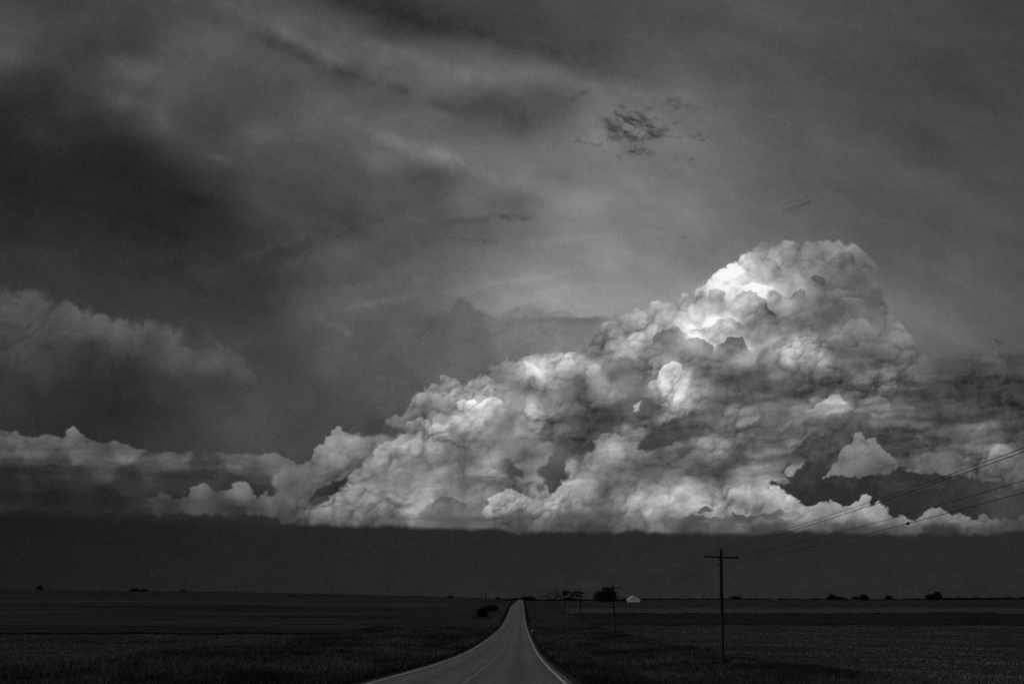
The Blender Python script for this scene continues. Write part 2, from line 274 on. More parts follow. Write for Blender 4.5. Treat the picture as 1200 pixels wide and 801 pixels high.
def finish(k):
    mass, crease, blob, wisp, smoke = k['mass'], k['crease'], k['blob'], k['wisp'], k['smoke']
    streaks = k['streaks']
    streaks(P_('790,500 900,440 1000,425 1100,430 1300,420 1300,560 1050,545 900,560 800,560'), .45); streaks(P_('600,515 700,470 750,470 800,500 760,560 690,530'), .4); streaks(P_('420,560 620,520 640,575 560,600 430,600'), .3)
    # gaps that look into the rain-dark air
    def gap(s, pts, rough=4, soft=2.6, sig=12): mass(P_(s), P_(pts), rough, soft, .10, sig, .9, 2.2, 6)
    gap('363,588 376,574 395,564 406,559 411,548 413,552 410,566 400,575 391,580 384,578 374,588 366,600 360,602', '370,585,52 385,574,48 405,562,44 362,598,55')
    gap('577,541 597,540 606,545 613,554 604,556 594,553 586,548', '580,542,95,.2 597,546,66,.8 606,552,62,.9')
    gap('630,553 640,546 648,528 650,517 668,515 693,517 696,526 688,527 680,533 671,534 666,541 663,555 665,560 655,566 643,577 641,569 630,572 640,562', '648,520,86,.5 665,525,78,.7 690,522,54,.9 650,540,74,.8 640,550,66,.8 655,556,54 645,572,48 634,571,70,.4')
    gap('903,569 915,567 922,561 914,553 915,546 925,543 938,541 945,534 960,540 972,550 1000,552 1030,550 1062,548 1075,548 1130,552 1145,560 1200,570 1260,575 1260,600 1190,612 1130,610 1085,612 1000,612 945,612 935,590 925,582 918,578', '920,572,44 925,547,52,.8 960,560,42 1000,570,43 1060,560,50 1060,585,46 1130,580,48 1190,585,56 1240,590,60 950,540,62,.7 1150,565,60 1190,574,64,.7')
    mass(P_('916,553 922,547 930,543 938,542 937,550 929,555 922,556'), P_('925,548,122 934,545,130 934,552,98'), 2.5, 1, .2, 6, .5, 1.5)
    mass(P_('914,563 920,560 923,564 917,567'), P_('918,563,100'), 1.5, .8, .1, 6, .5, 1)
    mass(P_('966,557 973,548 980,536 988,525 998,516 1003,508 1012,506 1020,513 1027,512 1033,522 1041,530 1050,542 1052,552 1030,557 1010,559 988,556'),
         P_('1008,511,132 1000,522,132 990,535,126 980,545,118 972,554,112 1020,525,118 1035,535,108 1015,540,110 1045,548,76 1030,552,74 1005,552,92 990,552,100'), 3, 1.1, .22, 8, .6, 1.6)
    mass(P_('1060,551 1075,543 1090,537 1106,534 1130,538 1155,546 1140,553 1110,556 1085,557'), P_('1075,547,104 1105,540,112 1135,545,96 1090,553,90 1140,551,76,.6'), 3, 1.4, .2, 9, .6, 1.5)
    mass(P_('1130,556 1142,548 1165,538 1185,540 1205,536 1260,540 1260,574 1195,572 1172,564 1150,561'), P_('1145,553,92 1170,543,110 1195,548,100 1200,565,66 1175,560,74 1240,560,80 1150,560,70'), 4, 2, .24, 10, .8, 1.6)
    mass(P_('880,572 905,571 920,579 935,587 948,594 960,594 966,590 975,588 985,591 1000,588 1012,586 1017,586 1018,594 1028,590 1036,592 1045,601 1055,597 1063,603 1074,606 1090,598 1102,595 1115,601 1124,596 1135,603 1150,604 1160,607 1175,611 1190,609 1205,600 1260,598 1260,640 870,640'),
         P_('900,580,165 915,588,168 930,594,150 970,595,135 985,600,150 1000,596,140 1012,594,142 1030,598,136 1055,604,146 1070,612,110 1085,604,122 1104,602,130 1122,604,130 1140,609,112 1155,612,98 1180,616,72,.9 1205,610,92 940,605,140 900,602,150 970,608,112 900,612,100 1000,608,112 1000,620,84 1050,614,104 1050,624,66 1100,616,84 1150,620,60 1200,622,58 900,622,70'), 4, 1.1, .2, 8, .7, 1.8)
    blob(835,362,75,38,-28,26,1.2,.35); blob(905,325,50,26,-15,14,1.2,.35); blob(620,440,50,22,-25,14,1.2,.35); blob(1000,345,40,30,60,-12,1.2,.3); blob(870,450,90,22,5,-10,1.2,.3)
    # darker cloud drifting in front
    mass(P_('403,507 418,498 440,492 458,487 455,495 472,505 462,511 440,511 420,508'), P_('412,505,76,.6 430,502,66 445,498,70,.8 450,506,72 464,508,84,.6'), 3, 2.5, .08, 9)
    mass(P_('612,516 640,502 665,494 690,484 720,474 742,470 750,480 738,492 720,502 700,508 660,512 640,514'), P_('620,514,92,.7 650,506,88,.7 680,500,78,.8 710,492,80,.7 735,478,92,.6 660,512,86,.8'), 5, 5, .18, 13, 1, 0, 5, .14)
    mass(P_('740,483 748,473 755,469 764,470 770,464 776,470 786,477 775,482 760,484 750,487'), P_('750,478,92 768,473,84 780,477,88'), 3, 1.1, .14, 9, .7, 2)
    mass(P_('741,480 745,475 752,469 751,474 746,479'), P_('747,475,168'), 1, .8, .1, 6, .4, 1)
    mass(P_('745,525 757,510 775,496 788,488 800,484 815,484 830,482 860,480 900,477 945,468 965,478 950,490 910,500 880,503 840,507 800,515 770,522'),
         P_('760,518,64 775,508,72 800,492,112 830,490,112 860,492,118 900,487,112 940,480,104,.5 790,511,62 820,506,74 850,505,86,.8 880,501,96,.6 930,492,92,.3'), 4, 2.6, .2, 10, 1., 1.5, 6, .14)
    mass(P_('860,498 872,492 890,488 882,497 866,501'), P_('872,496,140,.8'), 2, 2, .1, 8)
    mass(P_('893,510 930,500 962,490 1000,483 1020,492 1012,506 990,511 960,514 930,513'), P_('915,508,88,.7 950,498,96,.6 960,510,72 990,505,74 1005,495,80,.7 930,511,76'), 4, 4, .2, 12, 1, 0, 6, .14)
    mass(P_('890,541 905,533 930,525 955,512 978,506 985,520 968,536 950,541 920,543'), P_('900,539,84,.7 930,534,72 955,522,68 975,515,70,.6 950,538,58'), 5, 4, .2, 11, 1, 1, 6, .12)
    mass(P_('770,611 780,607 800,607 825,604 845,606 847,601 860,598 875,601 890,600 905,600 930,597 937,601 910,608 860,611 830,612'), P_('790,609,98,.8 830,607,90 860,604,88 900,603,92 930,600,110,.6'), 2, 1, .14, 9, .6, 1.5)
    mass(P_('817,601 828,594 836,597 826,602'), P_('827,598,92'), 1.5, .9, .1, 8, .5, 1)
    mass(P_('1074,440 1085,428 1098,420 1110,415 1130,410 1150,409 1175,405 1260,398 1260,480 1190,475 1130,468 1085,455'),
         P_('1085,435,84,.6 1110,424,84,.8 1140,416,86,.8 1160,424,92 1190,415,82,.7 1190,428,76 1120,438,66 1160,438,68 1140,452,62 1172,447,82 1205,455,56 1120,462,78,.5 1180,468,64,.6 1240,440,60 1085,450,90,.2'), 6, 4, .12, 11, 1.2, 1.2, 6, .26)
    wisp(1030, 452, 80, 14, 3, -13, 9, .0, 21); wisp(1040, 515, 110, 22, 6, -20, 12, .0, 22); wisp(800, 540, 120, 30, -12, -14, 14, .1, 23); wisp(700, 505, 70, 20, -14, -14, 9, .0, 24)
    for q in ((1150,445,60,5,-2,-20),(1185,470,40,7,4,-18),(1120,468,50,4,4,-12),(1165,424,40,4,-5,-14),(1060,505,40,4,8,-14),(1100,515,60,5,6,-12),(1150,500,50,5,10,-10),(940,520,40,6,-14,-14),(870,540,40,4,-8,-10),(1010,478,30,4,6,-10),(1180,532,40,5,-6,-10),(680,500,60,5,-14,-12),(820,500,60,4,-4,-14),(1040,440,50,4,2,-10),(990,450,50,5,0,-9)):
        smoke(q[0],q[1],q[2],q[3]*1.7,q[4],q[5]*1.15,16,int(q[0])%90,1.5,.9)
    smoke(1060,570,90,9,2,12,16,31,1.4,.7); smoke(990,562,60,8,-4,9,14,33,1.4,.7); smoke(1150,580,70,8,6,12,14,35,1.4,.7); smoke(665,535,30,12,-40,10,12,36,1.4,.7)
    # bright wedge and line under the western lobes
    mass(P_('471,602 478,594 489,586 503,582 506,588 499,594 494,602'), P_('485,595,168 500,586,158'), 2, 1.3, .12, 8, .6, 1)
    mass(P_('468,607 500,606 560,607 592,606 588,609 540,609.5 480,609'), P_('500,608,92,.8 470,608,110,.2 590,608,80,.9'), .8, 1, .05, 14, .3, 0, 1.5)
    mass(P_('577,600 585,598 591,595 588,600 580,603'), P_('584,600,105'), 1, .8, .05, 8, .3)
    # lobes: the near edge of each billow
    C = '''851,320 860,309 876,308|-5|28|6
833,327 842,321 854,324 856,333|-10|26|6
864,335 879,331 897,333 905,341|-12|42|6
856,355 859,346 867,341 879,340 888,349 897,354 905,358 913,367 915,377|26|-42|9
892,347 898,340 908,339 914,346 917,356|16|-30|7
926,352 929,345 935,341 942,345 944,352|12|-38|7
950,338 951,326 957,322 965,326 972,334|12|-32|9
897,314 901,308 908,305 913,311 919,318|10|-26|7
919,318 925,309 935,303 950,304 962,312|8|-18|8
965,312 975,300 986,295 1000,300 1008,312|6|-18|9
825,352 831,343 839,341 847,346 850,355|18|-34|8
805,358 810,345 821,339 829,342|14|-26|8
800,391 808,385 824,380 835,381 845,375 856,372 863,376 871,378 876,384|38|-22|9
826,397 837,391 852,385 863,387|16|-22|6
800,402 810,397 820,396 825,399 833,405 834,415|55|-34|8
835,407 845,401 858,396 868,396 875,404 876,415|50|-34|9
882,428 887,414 897,409 906,415|10|-20|9
762,407 765,396 772,393 778,388 785,387 788,380 793,382 796,388 802,391 810,399|18|-34|10
757,460 760,446 768,442 769,436 778,428 788,426 798,428 804,437|-30|44|9
768,455 775,445 785,441 795,446|-6|18|6
757,364 768,355 780,351 790,354|0|16|6
735,372 748,365 760,361|0|12|6
730,405 738,396 748,390 757,394|-6|24|7
686,445 690,432 700,428 706,436|-10|24|7
504,465 508,458 518,456 528,457 533,461|-8|20|7
490,472 494,458 503,452|-2|22|5
534,479 538,471 546,466 554,466 560,471|-16|52|8
556,475 568,468 580,467 591,475|-14|48|8
560,449 566,439 574,437 583,445|-8|22|9
572,434 578,424 590,418 602,420|-4|18|8
598,423 612,419 621,428 633,441|-8|34|7
640,424 655,416 668,416 676,426|-4|26|7
618,447 624,452 634,455 644,452|20|-24|8
474,501 478,494 488,491 499,490 508,494|-24|34|8
409,560 411,551 418,549 420,543 427,542 433,547|-14|18|7
430,537 440,522 455,515 470,508 482,504|-20|26|10
468,523 480,517 494,515 504,519|0|20|9
500,601 506,588 516,584 532,583 554,587|8|-22|9
355,605 361,592 373,582 388,581|-4|16|7
392,585 402,575 416,570 428,574|-4|12|8
563,606 571,592 582,580 594,574 606,575 620,581 630,583|-26|40|10
630,583 644,578 652,570 660,564 672,561 684,563|-6|26|9
664,560 662,553 665,541 672,534 680,534 688,527 695,527|0|26|9
697,519 702,510 712,508 720,512 733,516|-14|30|9
733,507 741,501 750,497 757,499|-12|26|6
676,548 684,540 694,540 702,547|-3|14|8
772,584 780,576 795,572 806,576|-4|20|8
845,582 855,573 872,571 886,576|-4|20|8
893,578 903,570 914,571|0|22|7
800,592 812,583 828,583|-4|14|8
740,592 752,582 768,580|-4|16|9
947,488 958,475 969,466 983,466 990,474 998,472 1004,478|-18|34|9
1012,470 1025,461 1038,466 1046,478|-14|22|8
1138,512 1148,503 1153,492 1162,490 1171,501|-6|20|7
1060,538 1075,528 1095,524|-3|12|7
1150,548 1162,528 1180,518 1200,520|-10|16|8
1028,338 1034,352 1040,366 1052,372|0|14|5
1040,366 1052,371 1057,383 1067,396 1072,408|0|12|5
1000,302 1012,311 1019,321 1016,330|0|8|5
965,348 978,340 992,338 1005,343|-8|20|5
960,362 975,354 990,352|-8|16|4
985,352 1000,346 1015,348|-10|18|5
925,412 930,402 937,398|-8|24|7
948,418 956,412 966,415|-8|28|6
985,380 1000,374 1015,376 1028,384|-6|14|9
990,412 1005,402 1022,402|-6|14|9
500,505 514,497 530,500|-8|16|8
611,486 616,476 625,475 630,484|-8|22|7
548,505 556,499 566,498|16|-14|6'''
    for l in C.split('\n'):
        p, u, d, L = l.split('|')
        crease(P_(p), float(u), float(d), float(L))
    mass(P_('345,603 420,602 520,605 600,604 700,602 780,608 900,612 1050,614 1250,614 1250,640 345,640'),
         P_('370,610,100,.6 450,611,98,.65 520,613,100,.6 600,611,88,.7 660,609,78,.8 720,610,80,.8 780,614,100,.6 860,617,86,.7 950,618,84,.7 1060,621,70,.75 1150,621,60,.75 500,604,120,.1 640,602,105,.4 710,598,98,.5 400,603,118,.15 370,616,70,.9 450,617,72,.9 520,619,74,.9 600,621,70,.9 700,622,62,.95 800,624,72,.9 900,625,66,.9 1000,625,62,.9 1100,626,52,.9'), 2, 6, .15, 9, .9, .6, 3, .16)
    # the flat base and the rain-dark air down to the horizon
    mass(P_('-600,601 0,603 150,607 300,613 335,622 360,640 360,1000 -600,1000'), P_('-100,620,20 0,620,21 150,625,25 300,630,30 360,640,32 0,690,31 150,690,33 300,690,36'), 0, 10, .03, 60, .6, 0, 2, .05)
    mass(P_('290,640 322,622 345,614 372,615 400,616.5 450,617 520,619 600,621.5 700,623 760,624 850,625.5 950,624 1050,624 1120,625 1200,624 1600,622 1600,900 290,900'),
         P_('300,630,30 300,700,36 450,640,33 600,640,33 800,640,35 1000,640,36 1200,640,36 450,690,39 600,690,41 800,690,42 1000,690,42 1200,690,40 1350,660,38'), 1.0, 3.6, .03, 60, .9, 0, 2, .05)
# ================= WORLD =================
def build_world():
    A = paint_sky()
    D0, EL0, EL1, AZ = 30, -2., 60., 45.
    w, h = int(2*AZ*D0), int((EL1-EL0)*D0)
    az = np.radians(-AZ+(np.arange(w)+.5)/D0).astype(F32)[None]; el = np.radians(EL0+(np.arange(h)+.5)/D0).astype(F32)[:, None]
    dx = np.sin(az)*np.cos(el); dy = np.cos(az)*np.cos(el); dz = np.sin(el)+0*az
    m = cam.rotation_euler.to_matrix()
    r_, u_, f_ = m.col[0], m.col[1], -m.col[2]
    dF = np.maximum(dx*f_[0]+dy*f_[1]+dz*f_[2], .05)
    px = 600+1167*(dx*r_[0]+dy*r_[1]+dz*r_[2])/dF
    py = 400.5-1167*(dx*u_[0]+dy*u_[1]+dz*u_[2])/dF
    def refl(v, lo, hi):
        t = np.mod(v-lo, 2*(hi-lo)); return lo+np.where(t > hi-lo, 2*(hi-lo)-t, t)
    px = (refl(px, SX0+1, SX1-1)-SX0)*SK-.5
    py = (np.where(py > 700, np.minimum(py, 733), refl(py, SY0+1, 733))-SY0)*SK-.5
    px = np.clip(px, 0, NW-2.01); py = np.clip(py, 0, NH-2.01)
    i = px.astype(np.int32); j = py.astype(np.int32); fx = px-i; fy = py-j
    L = A/255.
    L = np.where(L < .04045, L/12.92, ((L+.055)/1.055)**2.4).astype(F32)
    v = (L[j, i]*(1-fx)+L[j, i+1]*fx)*(1-fy)+(L[j+1, i]*(1-fx)+L[j+1, i+1]*fx)*fy
    buf = np.ones((h, w, 4), F32); buf[:, :, 0] = v; buf[:, :, 1] = v; buf[:, :, 2] = v
    img = bpy.data.images.new('storm_sky', w, h, alpha=False, float_buffer=True)
    img.colorspace_settings.name = 'Non-Color'
    img.pixels.foreach_set(buf.ravel()); img.update()
    wd = bpy.data.worlds.new('World'); scene.world = wd; wd.use_nodes = True
    nt = wd.node_tree; nt.nodes.clear(); N = nt.nodes.new; Lk = nt.links.new
    out = N('ShaderNodeOutputWorld')
    tc = N('ShaderNodeTexCoord'); sp = N('ShaderNodeSeparateXYZ'); Lk(tc.outputs['Generated'], sp.inputs[0])
    def M(op, a, b=None):
        n = N('ShaderNodeMath'); n.operation = op
        for k, q in enumerate((a, b)):
            if q is None: continue
            if isinstance(q, (int, float)): n.inputs[k].default_value = q
            else: Lk(q, n.inputs[k])
        return n.outputs[0]
    a = M('ARCTAN2', sp.outputs[0], sp.outputs[1]); e = M('ARCSINE', sp.outputs[2])
    u = M('ADD', M('MULTIPLY', a, 1/R(2*AZ)), .5)
    vv = M('MINIMUM', M('MAXIMUM', M('MULTIPLY', M('SUBTRACT', e, R(EL0)), 1/R(EL1-EL0)), .002), .998)
    cb = N('ShaderNodeCombineXYZ'); Lk(u, cb.inputs[0]); Lk(vv, cb.inputs[1])
    ti = N('ShaderNodeTexImage'); ti.image = img; ti.extension = 'MIRROR'; ti.interpolation = 'Linear'; Lk(cb.outputs[0], ti.inputs[0])
    b1 = N('ShaderNodeBackground'); Lk(ti.outputs[0], b1.inputs[0]); b1.inputs[1].default_value = 1
    sk = N('ShaderNodeTexSky'); sk.sky_type = 'NISHITA'; sk.sun_disc = False; sk.sun_elevation = SUN_EL; sk.sun_rotation = SUN_AZ
    bw = N('ShaderNodeRGBToBW'); Lk(sk.outputs[0], bw.inputs[0])
    b2 = N('ShaderNodeBackground'); Lk(bw.outputs[0], b2.inputs[0]); b2.inputs[1].default_value = .05
    mx = N('ShaderNodeMixShader'); mx.inputs[0].default_value = .008      # a trace of clear air behind the overcast
    Lk(b1.outputs[0], mx.inputs[1]); Lk(b2.outputs[0], mx.inputs[2]); Lk(mx.outputs[0], out.inputs[0])
build_world()
# ================= HELPERS =================
def tag(o, label=None, cat=None, group=None, kind=None):
    if label: o['label'] = label
    if cat: o['category'] = cat
    if group: o['group'] = group
    if kind: o['kind'] = kind
    return o
def empty(name, loc):
    o = bpy.data.objects.new(name, None); o.location = loc; o.empty_display_size = .5; col.objects.link(o); return o
def link(name, me, mat, parent=None, smooth=False):
    if mat and not me.materials: me.materials.append(mat)
    o = bpy.data.objects.new(name, me); col.objects.link(o)
    if parent: o.parent = parent
    if smooth: me.shade_smooth()
    return o
def meshnp(name, V, F, mat, parent=None, smooth=False):
    """V (n,3) array, F (m,k) array, k constant"""
    me = bpy.data.meshes.new(name); V = np.asarray(V, np.float32); F = np.asarray(F, np.int32)
    me.vertices.add(len(V)); me.vertices.foreach_set('co', V.ravel())
    k = F.shape[1]; me.loops.add(F.size); me.loops.foreach_set('vertex_index', F.ravel())
    me.polygons.add(len(F)); me.polygons.foreach_set('loop_start', np.arange(len(F), dtype=np.int32)*k)
    me.update(calc_edges=True); me.validate()
    return link(name, me, mat, parent, smooth)
def bmobj(name, bm, mat, parent=None, smooth=False):
    me = bpy.data.meshes.new(name); bm.normal_update(); bm.to_mesh(me); bm.free(); return link(name, me, mat, parent, smooth)
def tube(bm, pts, rads, n=8, cap=True):
    rings = []
    for i, p in enumerate(pts):
        p = Vector(p); d = (Vector(pts[min(i+1, len(pts)-1)])-Vector(pts[max(i-1, 0)])).normalized()
        a = d.orthogonal().normalized(); 
        if abs(d.z) < .9: a = d.cross(Vector((0, 0, 1))).normalized()
        else: a = Vector((1, 0, 0))-d*d.x; a.normalize()
        b = d.cross(a)
        rings.append([bm.verts.new(p+(a*math.cos(t)+b*math.sin(t))*rads[i]) for t in [2*math.pi*k/n for k in range(n)]])
    for r0, r1 in zip(rings, rings[1:]):
        for k in range(n): bm.faces.new((r0[k], r0[(k+1) % n], r1[(k+1) % n], r1[k]))
    if cap: bm.faces.new(rings[0][::-1]); bm.faces.new(rings[-1])
def box(bm, c, s, rot=None, bev=0):
    r = bmesh.ops.create_cube(bm, size=1)
    M_ = Matrix.Translation(c) @ (rot.to_matrix().to_4x4() if rot else Matrix.Identity(4)) @ Matrix.Diagonal((*s, 1))
    bmesh.ops.transform(bm, matrix=M_, verts=r['verts'])
    if bev:
        es = list({e for v in r['verts'] for e in v.link_edges}); bmesh.ops.bevel(bm, geom=es, offset=bev, segments=1, affect='EDGES')
def mat(name, lo, hi, scales=((3, 1.),), rough=.9, bump=0., bscale=8, stretch=(1, 1, 1), spec=.2, streak=None, contrast=(.35, .65)):
    m = bpy.data.materials.new(name); m.use_nodes = True; nt = m.node_tree; N = nt.nodes.new; Lk = nt.links.new
    bs = nt.nodes['Principled BSDF']; bs.inputs['Roughness'].default_value = rough; bs.inputs['Specular IOR Level'].default_value = spec
    tc = N('ShaderNodeTexCoord'); mp = N('ShaderNodeMapping'); mp.inputs['Scale'].default_value = stretch; Lk(tc.outputs['Object'], mp.inputs[0])
    acc = None; tot = sum(a for _, a in scales)
    for s, a in scales:
        n = N('ShaderNodeTexNoise'); n.inputs['Scale'].default_value = s; n.inputs['Detail'].default_value = 6; n.inputs['Roughness'].default_value = .62
        Lk(mp.outputs[0], n.inputs['Vector'])
        ml = N('ShaderNodeMath'); ml.operation = 'MULTIPLY_ADD'; ml.inputs[1].default_value = a/tot; Lk(n.outputs[0], ml.inputs[0])
        if acc: Lk(acc, ml.inputs[2])
        else: ml.inputs[2].default_value = 0
        acc = ml.outputs[0]
    cr = N('ShaderNodeValToRGB'); Lk(acc, cr.inputs[0])
    cr.color_ramp.elements[0].position = contrast[0]; cr.color_ramp.elements[0].color = (lo, lo, lo, 1)
    cr.color_ramp.elements[1].position = contrast[1]; cr.color_ramp.elements[1].color = (hi, hi, hi, 1)
    Lk(cr.outputs[0], bs.inputs['Base Color'])
    if bump:
        bn = N('ShaderNodeTexNoise'); bn.inputs['Scale'].default_value = bscale; bn.inputs['Detail'].default_value = 5; Lk(tc.outputs['Object'], bn.inputs['Vector'])
        bb = N('ShaderNodeBump'); bb.inputs['Strength'].default_value = bump; bb.inputs['Distance'].default_value = .3
        Lk(bn.outputs[0], bb.inputs['Height']); Lk(bb.outputs[0], bs.inputs['Normal'])
    m['cr'] = 1
    return m
# ================= MATERIALS (a black and white world) =================
mAsph = mat('worn_asphalt', .16, .25, ((.3, 1.), (2.2, .5), (60, .4)), .85, .25, 40, (1, .16, 1), .25, contrast=(.3, .7))
mPaint = mat('worn_white_paint', .45, .82, ((3, 1), (25, .6)), .7, contrast=(.35, .55))
mCentre = mat('faded_centre_paint', .22, .42, ((.8, 1), (12, .8)), .75, contrast=(.35, .6))
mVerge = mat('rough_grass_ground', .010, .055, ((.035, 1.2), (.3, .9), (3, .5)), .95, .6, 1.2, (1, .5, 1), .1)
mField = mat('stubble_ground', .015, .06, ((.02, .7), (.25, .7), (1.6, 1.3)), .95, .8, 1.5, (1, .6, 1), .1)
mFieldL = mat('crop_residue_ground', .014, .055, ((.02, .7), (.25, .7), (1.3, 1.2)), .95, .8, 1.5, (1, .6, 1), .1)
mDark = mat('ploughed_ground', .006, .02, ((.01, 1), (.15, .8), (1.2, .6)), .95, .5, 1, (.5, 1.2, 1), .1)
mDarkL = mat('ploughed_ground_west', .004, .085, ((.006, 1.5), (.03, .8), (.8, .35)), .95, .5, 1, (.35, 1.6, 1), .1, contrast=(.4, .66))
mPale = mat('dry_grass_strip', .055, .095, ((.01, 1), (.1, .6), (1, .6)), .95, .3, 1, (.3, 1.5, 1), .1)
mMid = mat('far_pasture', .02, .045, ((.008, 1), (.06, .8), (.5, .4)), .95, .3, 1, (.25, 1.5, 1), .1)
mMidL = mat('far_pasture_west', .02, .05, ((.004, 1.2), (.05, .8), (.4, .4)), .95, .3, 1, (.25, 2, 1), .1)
mDirt = mat('gravel_lane', .3, .42, ((.2, 1), (3, .6)), .95)
mGrass = mat('grass_blades', .018, .125, ((.07, 1.3), (.9, .7)), .8, spec=.12, contrast=(.42, .62))
mWeed = mat('dark_weeds', .010, .045, ((.3, 1), (2, .8)), .8, spec=.1)
mStraw = mat('straw_residue', .02, .2, ((.05, 1.2), (1.5, .9)), .85, spec=.1)
mLeaf = mat('tree_leaves', .006, .02, ((.4, 1), (3, .6)), .8, spec=.1)
mBark = mat('bark', .015, .04, ((2, 1),), .9)
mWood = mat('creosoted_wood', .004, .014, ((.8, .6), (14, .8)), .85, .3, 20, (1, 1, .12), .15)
mWorn = mat('weathered_wood', .03, .07, ((3, 1),), .9)
mMetal = mat('dull_metal', .008, .02, ((6, 1),), .5, spec=.4)
mGlass = mat('porcelain', .008, .02, ((6, 1),), .3, spec=.5)
mWire = mat('weathered_wire', .012, .02, ((2, 1),), .6)
mWall = mat('barn_wall_boards', .5, .62, ((.6, 1), (6, .6)), .8, stretch=(4, 4, .5))
mRoof = mat('pale_metal_roof', .62, .85, ((.5, 1), (4, .5)), .6)
mPost = mat('marker_post_paint', .2, .35, ((5, 1),), .7)
mRefl = mat('pale_reflector', .5, .7, ((5, 1),), .4)
_nt = mAsph.node_tree; _bs = _nt.nodes['Principled BSDF']; _c = _bs.inputs['Base Color'].links[0].from_socket; _n = _nt.nodes.new; _l = _nt.links.new
_tc = _n('ShaderNodeTexCoord'); _sp = _n('ShaderNodeSeparateXYZ'); _l(_tc.outputs['Object'], _sp.inputs[0])
_a = _n('ShaderNodeMath'); _a.operation = 'MULTIPLY_ADD'; _l(_sp.outputs[0], _a.inputs[0]); _a.inputs[1].default_value = 2*math.pi/1.75; _a.inputs[2].default_value = 1.9*2*math.pi/1.75
_b = _n('ShaderNodeMath'); _b.operation = 'COSINE'; _l(_a.outputs[0], _b.inputs[0])
_m = _n('ShaderNodeMapRange'); _l(_b.outputs[0], _m.inputs[0]); _m.inputs[1].default_value = -1; _m.inputs[3].default_value = 1.08; _m.inputs[4].default_value = .86
_x = _n('ShaderNodeVectorMath'); _x.operation = 'SCALE'; _l(_c, _x.inputs[0]); _l(_m.outputs[0], _x.inputs['Scale']); _l(_x.outputs[0], _bs.inputs['Base Color'])   # polished wheel tracks
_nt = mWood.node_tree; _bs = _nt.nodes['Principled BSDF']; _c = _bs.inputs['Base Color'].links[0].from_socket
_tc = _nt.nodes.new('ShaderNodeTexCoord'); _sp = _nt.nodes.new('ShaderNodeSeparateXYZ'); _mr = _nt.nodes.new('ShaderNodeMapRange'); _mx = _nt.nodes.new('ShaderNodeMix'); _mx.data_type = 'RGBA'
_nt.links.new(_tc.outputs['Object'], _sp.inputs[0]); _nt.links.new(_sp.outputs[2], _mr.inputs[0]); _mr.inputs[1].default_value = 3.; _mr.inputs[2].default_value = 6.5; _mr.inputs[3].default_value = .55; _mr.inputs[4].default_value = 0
_nt.links.new(_mr.outputs[0], _mx.inputs[0]); _nt.links.new(_c, _mx.inputs[6]); _mx.inputs[7].default_value = (.07, .07, .07, 1); _nt.links.new(_mx.outputs[2], _bs.inputs['Base Color'])   # pole colour turns paler towards its foot
def ray(px, py):
    x = (px-600)/1167; u = (400.5-py)/1167; fw = math.cos(PITCH)-u*math.sin(PITCH); z = math.sin(PITCH)+u*math.cos(PITCH)
    Y = x*math.sin(YAW)+fw*math.cos(YAW); return (x*math.cos(YAW)-fw*math.sin(YAW))/Y, z/Y
def PX(px, Y, py=700): return ray(px, py)[0]*Y
def at_top(py, Y, px=700): return EYE+ray(px, py)[1]*Y
# ================= TERRAIN =================
_Z = np.array([-6000, -400, -120, -15, 0, 35.5, 48.8, 71.3, 111, 188, 288, 394, 507, 610, 722, 880, 1125, 1300, 1600, 3000, 9000.])
_D = np.array([.6, .6, .7, 1.1, 1.45, 2.88, 3.47, 4.41, 5.68, 7.19, 8.52, 8.5, 6.9, 5.5, 4.45, 3.95, 3.62, 3.45, 5.5, 22, 60.])
_zz = np.arange(-6000, 9001, 2.); _dd = np.interp(_zz, _Z, _D)
_k = np.exp(-.5*(np.arange(-30, 31)/7.)**2); _k /= _k.sum(); _dd = np.convolve(np.pad(_dd, 30, 'edge'), _k, 'valid')
def drop(Y): return np.interp(Y, _zz, _dd)
def ss(a, b, v): t = np.clip((v-a)/(b-a), 0, 1); return t*t*(3-2*t)
ROADX = -1.9
def ground(X, Y, fine=True):
    X = np.asarray(X, float); Y = np.asarray(Y, float)
    xr = np.abs(X-ROADX)
    h = -drop(Y)
    h = h-.055-.07*ss(4.2, 5.2, xr)-.9*ss(4.6, 11, xr)-.35*np.exp(-((xr-11)/3.)**2)
    # slope of the land up to the west
    lift = np.interp(-X, [-6000, 0, 125, 340, 668, 1600, 6000], [0, 0, 3.9, 8.0, 12.8, 19, 30])
    h = h+lift*ss(420, 1300, Y)*(1-.5*ss(1400, 4000, Y))
    if fine:
        a = ss(5.5, 14, xr)
        h = h+a*(.16*np.sin(X*.21+Y*.043+1)*np.sin(Y*.061+X*.05)+.10*np.sin(X*.9+Y*.31)*np.sin(Y*.23+2)+.5*ss(60, 400, xr)*np.sin(X*.013+Y*.009)*ss(60, 200, Y))
    return h+EYE
def uniq(a): return np.array(sorted(set(np.round(a, 3))))
ZL = uniq(np.concatenate([np.linspace(-6000, -200, 10), np.arange(-180, 20, 20), np.arange(20, 240, 2.), np.arange(240, 720, 5.), np.arange(720, 1400, 12.), np.geomspace(1400, 9000, 16),
     [250., 351, 488, 597, 745, 800]]))
XL = uniq(np.concatenate([[ROADX-4.15, ROADX+4.15, ROADX-5, ROADX+5, ROADX-3, ROADX+3, ROADX], np.arange(-60, 61, 1.5), np.arange(-60, -400, -12.), np.arange(60, 400, 12.),
     -np.geomspace(400, 6000, 20), np.geomspace(400, 6000, 20), [-45., 24.]]))
